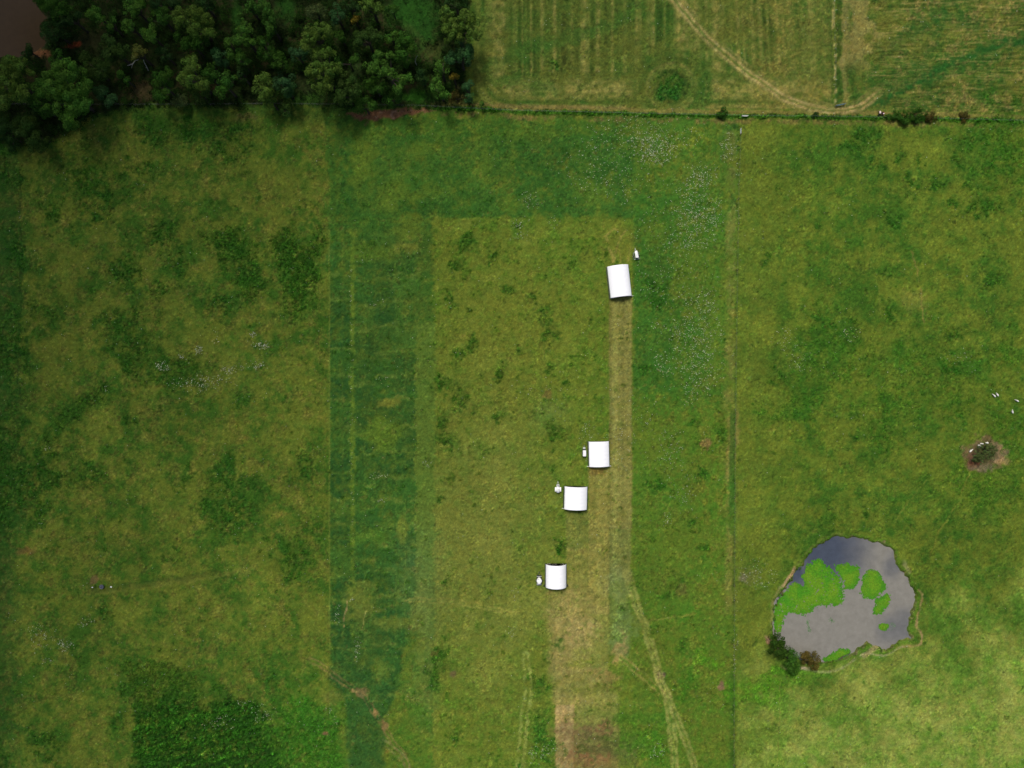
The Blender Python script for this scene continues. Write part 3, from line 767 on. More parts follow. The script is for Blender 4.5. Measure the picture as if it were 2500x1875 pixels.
ZW = -.5
dx_, dy_ = W(2016, 1352)
dx2, dy2 = W(1944, 1408)
dx3, dy3 = W(2212, 1535)
dx4, dy4 = W(2180, 1385)
M_pond = water_mat("silty_pond_water", tuple(alb((131, 128, 119))), tuple(alb((70, 77, 90))), ((dx_, dy_, 10, 1.3, 1.0), (dx2, dy2, 6, .8, 1.0), (dx3, dy3, 5.5, 1.6, .45), (dx4, dy4, 4.0, .8, .5)))
water("pond_water", POND, ZW, M_pond, 1.03)
M_pool = water_mat("brown_river_water", tuple(alb((72, 56, 36))), tuple(alb((66, 54, 34))), ())
M_pool.node_tree.nodes["Principled BSDF"].inputs["Specular IOR Level"].default_value = .2
water("pool_water", POOL, ZW, M_pool, 1.02)

M_duck = attr_mat("duckweed_green", .75, 0, noise=((1.6, .28, 6), (6, .18, 2)), spec=.2)
def duck(label, pts, edge=1.0, hole=0.0, dens=1.0, raw=False):
    P = pts if raw else cv(pts)
    A = np.array(P)
    st = .8
    gx_ = np.arange(A[:, 0].min() - 8, A[:, 0].max() + 8, st); gy_ = np.arange(A[:, 1].min() - 8, A[:, 1].max() + 8, st)
    X, Y = np.meshgrid(gx_, gy_)
    nz = RNG.standard_normal(X.shape)
    f = np.exp(-((np.fft.rfftfreq(len(gx_))[None, :] * 5) ** 2 + (np.fft.fftfreq(len(gy_))[:, None] * 5) ** 2) * 2)
    sm = np.fft.irfft2(np.fft.rfft2(nz) * f, s=X.shape); sm /= sm.std() + 1e-9
    D, ins = poly_eval([tuple(p) for p in P], X, Y)
    sd_ = np.where(ins, -D, D) + edge * (1.6 * sm + 1.1 * nz)
    keep = sd_ < 0
    if hole > 0: keep &= ~((sm > hole) & (nz > 0))
    if dens < 1: keep &= RNG.random(X.shape) < dens
    for _ in range(3):
        kp = np.pad(keep, 1)
        nb = sum(kp[1 + a:kp.shape[0] - 1 + a, 1 + b:kp.shape[1] - 1 + b].astype(int) for a in (-1, 0, 1) for b in (-1, 0, 1)) - keep
        keep &= nb >= 3
    px, py = X[keep], Y[keep]
    n = len(px)
    V = np.zeros((n, 4, 3), np.float32)
    x0, y0 = W(px, py)
    s = st * M * .56
    for k, (a, b) in enumerate(((-1, -1), (1, -1), (1, 1), (-1, 1))):
        V[:, k, 0] = x0 + a * s * RNG.uniform(.8, 1.15, n); V[:, k, 1] = y0 + b * s * RNG.uniform(.8, 1.15, n)
        V[:, k, 2] = ZW + .015 + RNG.uniform(0, .05, n)
    f2 = np.exp(-((np.fft.rfftfreq(len(gx_))[None, :] * 26) ** 2 + (np.fft.fftfreq(len(gy_))[:, None] * 26) ** 2) * 2)
    big = np.fft.irfft2(np.fft.rfft2(RNG.standard_normal(X.shape)) * f2, s=X.shape); big /= big.std() + 1e-9
    edge_t = np.clip(1 + sd_[keep] / 9, 0, 1)
    t = np.clip(.5 + .3 * big[keep] + .15 * sm[keep] + .15 * RNG.standard_normal(n) - .5 * edge_t, 0, 1)
    c = blend((76, 138, 22), (112, 146, 28), t) * (1 + .14 * RNG.standard_normal(n) - .12 * edge_t)[:, None]
    c = np.clip(c, .003, .6)
    o = link_mesh("duckweed_mat", fast_mesh("duckweed_mat", V.reshape(-1, 3), np.arange(n * 4).reshape(-1, 4), np.repeat(c, 4, 0)), M_duck)
    tag(o, label, "duckweed", "duckweed mats floating on the pond")
duck("largest bright green duckweed mat, spread from the west bank over the pond", [(660, 365), (700, 400), (760, 450), (820, 500), (880, 570), (908, 640), (905, 700), (935, 790), (900, 850), (820, 885), (770, 870), (740, 884), (690, 860), (620, 890), (560, 950), (500, 965), (430, 962), (330, 950), (290, 990), (278, 1060), (262, 1130), (215, 1180), (172, 1100), (170, 960), (195, 860), (245, 770), (320, 695), (400, 620), (455, 640), (485, 665), (505, 640), (478, 560), (510, 500), (520, 440), (580, 400)], 1.0, 1.9)
duck("duckweed mat beside the east edge of the largest one, at the pond's middle", [(822, 438), (880, 432), (920, 430), (955, 402), (1000, 430), (1085, 450), (1095, 520), (1085, 610), (1040, 680), (980, 700), (932, 690), (922, 620), (888, 556), (835, 490)])
duck("oval green duckweed mat in the eastern half of the pond, separate from the others", [(1200, 480), (1260, 500), (1310, 530), (1350, 600), (1385, 680), (1370, 718), (1290, 766), (1220, 812), (1150, 800), (1100, 740), (1115, 650), (1130, 560), (1165, 500)])
duck("small slanting duckweed mat touching the south tip of the oval one", [(1372, 742), (1420, 770), (1430, 810), (1390, 890), (1330, 950), (1260, 975), (1228, 940), (1248, 880), (1262, 806), (1312, 778)])
duck("smallest ragged duckweed patch, alone near the south-east shore of the pond", [(1300, 1070), (1330, 1060), (1400, 1065), (1412, 1090), (1380, 1135), (1330, 1140), (1295, 1115)], .25)
duck("duckweed strip along the south shore beside the brownish bush", [(690, 1445), (750, 1402), (830, 1362), (885, 1332), (960, 1335), (1005, 1355), (960, 1420), (870, 1450), (740, 1475)], .8)
# drowned weed near the east shore
# ------------------------------------------------------------------ scattered stuff: leaves as small bent quads
M_leaf = attr_mat("leaves", .9, .22, spec=.05)
M_grass = attr_mat("grass_blades", .8, .2, spec=.15)
def sample_cells(dens, n):
    p = dens.ravel().astype(np.float64); p = p / p.sum()
    k = RNG.choice(p.size, n, p=p)
    px = PX.ravel()[k] + RNG.uniform(-.5, .5, n) * STEP; py = PY.ravel()[k] + RNG.uniform(-.5, .5, n) * STEP
    return k, px, py
def leaf_quads(cx, cy, cz, nrm, size, aspect=.6):
    """quads centred at points, facing nrm"""
    n = len(cx)
    nrm = nrm / (np.linalg.norm(nrm, axis=1, keepdims=True) + 1e-9)
    r = RNG.standard_normal((n, 3))
    u = np.cross(nrm, r); u /= np.linalg.norm(u, axis=1, keepdims=True) + 1e-9
    v = np.cross(nrm, u)
    c = np.stack([cx, cy, cz], -1)
    a = (size * .5)[:, None]; b = (size * .5 * aspect)[:, None]
    V = np.stack([c - u * a, c - v * b, c + u * a, c + v * b], 1)
    return V.reshape(-1, 3)
def stuff(name, V, c, mat, label=None, cat=None):
    n = len(V) // 4
    me = fast_mesh(name, V, np.arange(n * 4, dtype=np.int32).reshape(-1, 4), np.repeat(np.clip(c, .002, .8), 4, 0))
    o = link_mesh(name, me, mat)
    tag(o, label, cat, kind="stuff")
    return o
infr = sst(PX, -120, -60) * (1 - sst(PX, 2560, 2620)) * sst(PY, -120, -60) * (1 - sst(PY, 1935, 1995))
def wisp(rings):
    V, c = [], []
    for cx_, cy_, rx_, ry_, n_ in rings:
        px, py = RNG.normal(cx_, rx_, n_), RNG.normal(cy_, ry_, n_)
        x0, y0 = W(px, py)
        V.append(leaf_quads(x0, y0, np.full(n_, ZW + .02) + RNG.uniform(0, .02, n_), np.stack([RNG.normal(0, .1, n_), RNG.normal(0, .1, n_), np.ones(n_)], -1), RNG.uniform(.12, .3, n_), .8))
        c.append(alb((70, 116, 60)) * np.exp(.2 * RNG.standard_normal(n_))[:, None])
    stuff("duckweed_wisps", np.concatenate(V), np.concatenate(c), M_duck, "thin greenish wisps of duckweed adrift on the open southern water of the pond", "duckweed")
wisp(((1973.5, 1520, 2.2, 3, 46), (1975, 1533, 1.8, 4, 34), (1978, 1541, 2.4, 2.5, 36), (2030, 1514, 2.5, 2.6, 40), (2035, 1519, 1.6, 1.4, 12), (2168, 1530, 6, 5, 46), (2182, 1527, 4, 4, 34)))
# weeds: clumps of leaves
nw = 62000
k, px, py = sample_cells(np.clip(weed, 0, 1.4) ** 1.2 * infr, nw)
dens_k = np.clip(weed.ravel()[k], .2, 1.3)
x0, y0 = W(px, py); z0 = Z.ravel()[k]
hh = (.1 + .4 * RNG.random(nw) ** 1.5) * dens_k
V, c = [], []
for j in range(4):
    ox, oy = RNG.normal(0, .16, nw), RNG.normal(0, .16, nw)
    nr = np.stack([ox * 4 + RNG.normal(0, .5, nw), oy * 4 + RNG.normal(0, .5, nw), np.ones(nw)], -1)
    V.append(leaf_quads(x0 + ox, y0 + oy, z0 + hh * RNG.uniform(.5, 1.1, nw), nr, RNG.uniform(.22, .42, nw), .7))
    b = (C.reshape(-1, 3)[k] * .8 + galb(WEED) * .2) * 1.5
    c.append(b * (1 + .34 * RNG.standard_normal(nw))[:, None] * np.array([1.0, 1.05, .9]))
stuff("weeds", np.concatenate(V), np.concatenate(c), M_leaf, "low dark green leafy weeds growing in patches over the pasture", "weeds")
# grass tufts: leaning blades
ngt = 150000
k, px, py = sample_cells((.25 + tuft) * infr * sst(dd, 3, 8) * sst(d2, 3, 8), ngt)
x0, y0 = W(px, py); z0 = Z.ravel()[k]
V, c = [], []
cg = C.reshape(-1, 3)[k]
for j in range(2):
    a = RNG.uniform(0, 2 * np.pi, ngt); L = RNG.uniform(.2, .5, ngt); w = RNG.uniform(.03, .07, ngt); hgt = RNG.uniform(.06, .26, ngt)
    dxy = np.stack([np.cos(a), np.sin(a)], -1); nxy = np.stack([-np.sin(a), np.cos(a)], -1)
    b0 = np.stack([x0, y0, z0], -1)
    t0 = b0.copy(); t0[:, :2] += dxy * L[:, None]; t0[:, 2] += hgt
    m0 = b0.copy(); m0[:, :2] += dxy * (L * .5)[:, None]; m0[:, 2] += hgt * .8
    ml, mr_ = m0.copy(), m0.copy(); ml[:, :2] += nxy * w[:, None]; mr_[:, :2] -= nxy * w[:, None]
    V.append(np.stack([b0, mr_, t0, ml], 1).reshape(-1, 3))
    c.append(cg * np.exp(.28 * RNG.standard_normal(ngt))[:, None])
stuff("grass", np.concatenate(V), np.concatenate(c), M_grass, "short pasture grass covering the paddocks in leaning tufts", "grass")
# pale flower heads
def fl(x, y, rx, ry, a=1.0):
    m, sl = ell(x, y, rx, ry, 0, .8, .4); flow[sl] = np.maximum(flow[sl], m * a)
for q in ((1590, 360, 46, 26, 1.0), (1560, 330, 120, 40, .22), (1480, 420, 90, 60, .15), (1774, 360, 12, 32, .6), (1715, 433, 24, 28, .5), (1669, 453, 20, 18, .6), (1690, 512, 42, 52, .55), (1675, 583, 34, 30, .4), (1740, 530, 16, 40, .5), (1715, 740, 24, 26, .4), (1709, 800, 34, 66, .5), (1661, 810, 24, 26, .6),
          (1627, 890, 26, 22, .5), (1700, 890, 44, 50, .4), (1715, 930, 22, 26, .4), (1292, 493, 18, 20, .4), (1270, 560, 14, 20, .4), (1640, 640, 80, 170, .08), (1680, 957, 12, 26, .55), (397, 895, 13, 9, 1.4), (487, 850, 9, 10, 1.3), (442, 872, 7, 5, 1.2), (567, 901, 18, 11, 1.0), (490, 935, 56, 14, .55), (618, 816, 7, 5, 1.6), (642, 841, 15, 8, 1.2),
          (630, 895, 9, 7, 1.2), (620, 890, 12, 12, .4), (528, 820, 6, 20, .3), (164, 1572, 15, 13, .8), (100, 1552, 30, 24, .25), (210, 1518, 16, 12, .4), (122, 1615, 14, 10, .4), (117, 1092, 6, 4, 1.2), (260, 950, 5, 8, .5), (533, 1762, 26, 20, .3), (640, 1740, 22, 16, .4), (590, 1716, 24, 6, .4), (808, 1730, 8, 6, .5), (820, 1760, 4, 10, .8),
          (872, 1580, 5, 22, .7), (860, 1465, 5, 6, .8), (825, 1500, 5, 24, .3), (1946, 875, 26, 22, .25), (2070, 813, 20, 14, .35), (1920, 840, 24, 24, .15), (2330, 870, 40, 10, .15), (1330, 1830, 20, 20, .3), (1605, 1830, 14, 18, .4), (1300, 1835, 10, 20, .5), (1250, 1540, 14, 14, .3), (1260, 1450, 8, 10, .4),
          (925, 1160, 24, 4, .5), (912, 1160, 3, 8, .5), (928, 1222, 10, 4, .9), (1040, 1130, 12, 8, .4), (935, 925, 14, 3, .5), (1335, 960, 60, 40, .05), (1540, 1060, 60, 80, .08), (1640, 1100, 30, 60, .15), (1670, 1200, 20, 40, .2), (1630, 1270, 8, 14, .5), (1440, 1060, 16, 20, .35), (1850, 1400, 26, 30, .3), (1355, 540, 12, 10, .3), (920, 740, 16, 10, .3)):
    fl(*q)
for (x0_, x1_, y0_, y1_, a) in ((853, 861, 640, 1010, .5), (855, 863, 1010, 1330, .22), (1790, 1800, 1420, 1640, .35), (1796, 1806, 320, 700, .12), (2034, 2042, 0, 240, .22)):
    m, sl = box(x0_, x1_, y0_, y1_, 2, .5); flow[sl] = np.maximum(flow[sl], m * a * np.clip(.5 + NM2[sl] * .6, 0, 1.3))
nfl = 9000
cl = np.clip(.8 + .6 * NT, 0, 2.2)
k, px, py = sample_cells((flow * cl + .0032 * np.clip(NM + .6, 0, 3)) * infr * (1 - woodmask) * sst(dd, 4, 8), nfl)
x0, y0 = W(px, py); z0 = Z.ravel()[k]
nr = np.stack([RNG.normal(0, .35, nfl), RNG.normal(0, .35, nfl), np.ones(nfl)], -1)
fv = np.clip(flow.ravel()[k], 0, 1.4)
sz = RNG.uniform(.16, .36, nfl) * (1 + .5 * np.clip(fv - .8, 0, 1))
pc = np.where(RNG.random(nfl)[:, None] < .75, np.array([[.58, .64, .46]]), np.array([[.48, .50, .20]])) * RNG.uniform(.3, .98, nfl)[:, None]
stuff("wildflowers", leaf_quads(x0, y0, z0 + RNG.uniform(.25, .5, nfl), nr, sz, .85), pc, M_leaf, "pale flower heads and thistle leaves speckled through the pasture", "flowers")
# undergrowth on the wood floor
glade = np.ones((NY, NX), np.float32)
for (x, y, rx, ry, cc, a) in GLADES:
    m, sl = ell(x, y, rx, ry, 0, .5, .2); glade[sl] *= 1 - .93 * m
nu = 30000
k, px, py = sample_cells(woodmask * infr * glade * np.clip(.55 + .4 * NM2, .05, 1.5), nu)
hz = np.clip(1.3 + 1.0 * NM.ravel()[k] + .7 * NM2.ravel()[k], .1, 4.5)
f = (H - hz) / H
x0, y0 = W(px, py); x0 = x0 * f; y0 = y0 * f
V, c = [], []
cu = alb((28, 42, 15)) + (alb((38, 68, 19)) - alb((28, 42, 15))) * np.clip(.5 + .5 * NM.ravel()[k], 0, 1)[:, None]
for j in range(3):
    ox, oy, oz = RNG.normal(0, .35, nu), RNG.normal(0, .35, nu), RNG.uniform(0, .6, nu)
    nr = np.stack([ox + RNG.normal(0, .5, nu), oy + RNG.normal(0, .5, nu), np.ones(nu)], -1)
    V.append(leaf_quads(x0 + ox, y0 + oy, hz * RNG.uniform(.3, 1.05, nu) + oz * .3, nr, RNG.uniform(.3, .6, nu), .7))
    c.append(cu * np.exp(.3 * RNG.standard_normal(nu))[:, None])
stuff("undergrowth", np.concatenate(V), np.concatenate(c), M_leaf, "dark tangled undergrowth and saplings filling the wood between the trees", "undergrowth")

# ------------------------------------------------------------------ trees and bushes
M_bark = paint("bark", (.060, .050, .038), .9, 0, .25, 4, .1)
def tube(bm, p0, p1, r0, r1, n=7):
    p0, p1 = Vector(p0), Vector(p1)
    d = (p1 - p0).normalized()
    u = d.orthogonal().normalized(); v = d.cross(u)
    a = [bm.verts.new(p0 + (u * math.cos(2 * math.pi * i / n) + v * math.sin(2 * math.pi * i / n)) * r0) for i in range(n)]
    b = [bm.verts.new(p1 + (u * math.cos(2 * math.pi * i / n) + v * math.sin(2 * math.pi * i / n)) * r1) for i in range(n)]
    for i in range(n):
        bm.faces.new((a[i], a[(i + 1) % n], b[(i + 1) % n], b[i]))
    bm.faces.new(a[::-1]); bm.faces.new(b)

def bm_obj(name, bm, mat, parent=None, smooth=False, loc=None):
    bmesh.ops.recalc_face_normals(bm, faces=bm.faces[:])
    me = bpy.data.meshes.new(name)
    bm.to_mesh(me); bm.free()
    if smooth: me.polygons.foreach_set("use_smooth", np.ones(len(me.polygons), bool))
    return link_mesh(name, me, mat, parent, loc)

PAL = {  # leaf base colours
    'olive': (0.095, 0.169, 0.025), 'bright': (0.071, 0.169, 0.022), 'mid': (0.050, 0.131, 0.018), 'deep': (0.040, 0.106, 0.013), 'blue': (0.041, 0.107, 0.031),
    'dull': (0.043, 0.088, 0.016), 'khaki': (0.132, 0.154, 0.031), 'gold': (0.180, 0.143, 0.018), 'brown': (0.074, 0.064, 0.015), 'grey': (0.082, 0.121, 0.034), 'dark': (0.026, 0.064, 0.014), 'pond': (0.032, 0.073, 0.009), 'rust': (0.100, 0.079, 0.017)}
def make_tree(label, circles, h, col, name="tree", cat="tree", group="trees of the wood", lob=1.5, leaf=.46, dens=1.0, low=.34, gap=.09, flat=.5):
    """circles: (px, py, r) in photograph pixels, seen at crown height; the crown is built of leafy lobes on limbs over a tapered trunk"""
    rs = random.Random(hash(label) & 0xffff if False else sum(ord(q) * (i + 1) for i, q in enumerate(label)))
    rg = np.random.default_rng(rs.randrange(1 << 30))
    A = np.array(circles, float)
    wgt = A[:, 2] ** 2
    cpx, cpy = (A[:, 0] * wgt).sum() / wgt.sum(), (A[:, 1] * wgt).sum() / wgt.sum()
    bx, by = WZ(cpx, cpy, h * .75)
    root = empty(name, (bx, by, 0))
    tag(root, label, cat, group)
    base = np.array(PAL[col])
    Vs, Cs, lobes = [], [], []
    for (px, py, r) in circles:
        R = r * M
        lr = min(lob, R * .5)
        n = max(5, int(1.9 * (R / lr) ** 2 * dens))
        ph = [rs.uniform(0, 6.28) for _ in range(3)]
        for i in range(n):
            a = rs.uniform(0, 2 * math.pi)
            edge = 1.04 + .10 * math.sin(2 * a + ph[0]) + .08 * math.sin(3 * a + ph[1]) + .08 * math.sin(5 * a + ph[2])
            q = math.sqrt(rs.random())
            d = (R * edge - lr * .55) * q
            if rs.random() < gap: continue
            z = h * (low + (1 - low) * math.sqrt(max(0, 1 - (q * .93) ** 2))) - lr * .7 - rs.random() ** 2 * h * .22
            z = max(lr * .6, z)
            x, y = WZ(px, py, z)
            lobes.append((x + d * math.cos(a) - bx, y + d * math.sin(a) - by, z, lr * rs.uniform(.6, 1.2)))
    hueT = rg.normal(0, .05)
    for (x, y, z, r) in lobes:
        m = max(14, int(9.5 * r * r / (leaf * leaf * .5)))
        cz = rg.uniform(-.25, 1, m); th = rg.uniform(0, 2 * np.pi, m); s = np.sqrt(1 - cz * cz)
        nn = np.stack([s * np.cos(th), s * np.sin(th), cz], -1)
        rad = r * rg.uniform(.72, 1.12, m)
        P = np.stack([x + nn[:, 0] * rad, y + nn[:, 1] * rad, z + nn[:, 2] * rad * .8], -1)
        Vs.append(_lq(rg, P, nn + rg.normal(0, .42, (m, 3)), rg.uniform(.65, 1.25, m) * leaf))
        cc = base * (1 + rg.normal(0, .10) + hueT) * np.array([1 + rg.normal(0, .07), 1, 1 + rg.normal(0, .07)])
        Cs.append(cc * np.exp(.20 * rg.standard_normal(m))[:, None])
    V = np.concatenate(Vs); c = np.repeat(np.clip(np.concatenate(Cs), .004, .5), 4, 0)
    link_mesh("crown", fast_mesh("crown", V, np.arange(len(V)).reshape(-1, 4), c), M_leaf, root)
    bm = bmesh.new()
    tr = .035 * h + .05
    fork = h * .42
    tube(bm, (0, 0, -.3), (0, 0, fork), tr, tr * .65, 8)
    for (x, y, z, r) in rs.sample(lobes, min(len(lobes), 9)):
        mid = (x * .45, y * .45, fork + (z - fork) * .45)
        tube(bm, (0, 0, fork * .95), mid, tr * .45, tr * .28, 5)
        tube(bm, mid, (mid[0] + (x - mid[0]) * .75, mid[1] + (y - mid[1]) * .75, mid[2] + (z - mid[2]) * .7), tr * .28, tr * .1, 5)
    bm_obj("trunk", bm, M_bark, root)
    return root
def _lq(rg, P, nrm, size):
    n = len(P)
    nrm = nrm / (np.linalg.norm(nrm, axis=1, keepdims=True) + 1e-9)
    u = np.cross(nrm, rg.standard_normal((n, 3))); u /= np.linalg.norm(u, axis=1, keepdims=True) + 1e-9
    v = np.cross(nrm, u)
    a = (size * .5)[:, None]; b = a * .72
    return np.stack([P - u * a, P - v * b, P + u * a, P + v * b], 1).reshape(-1, 3)

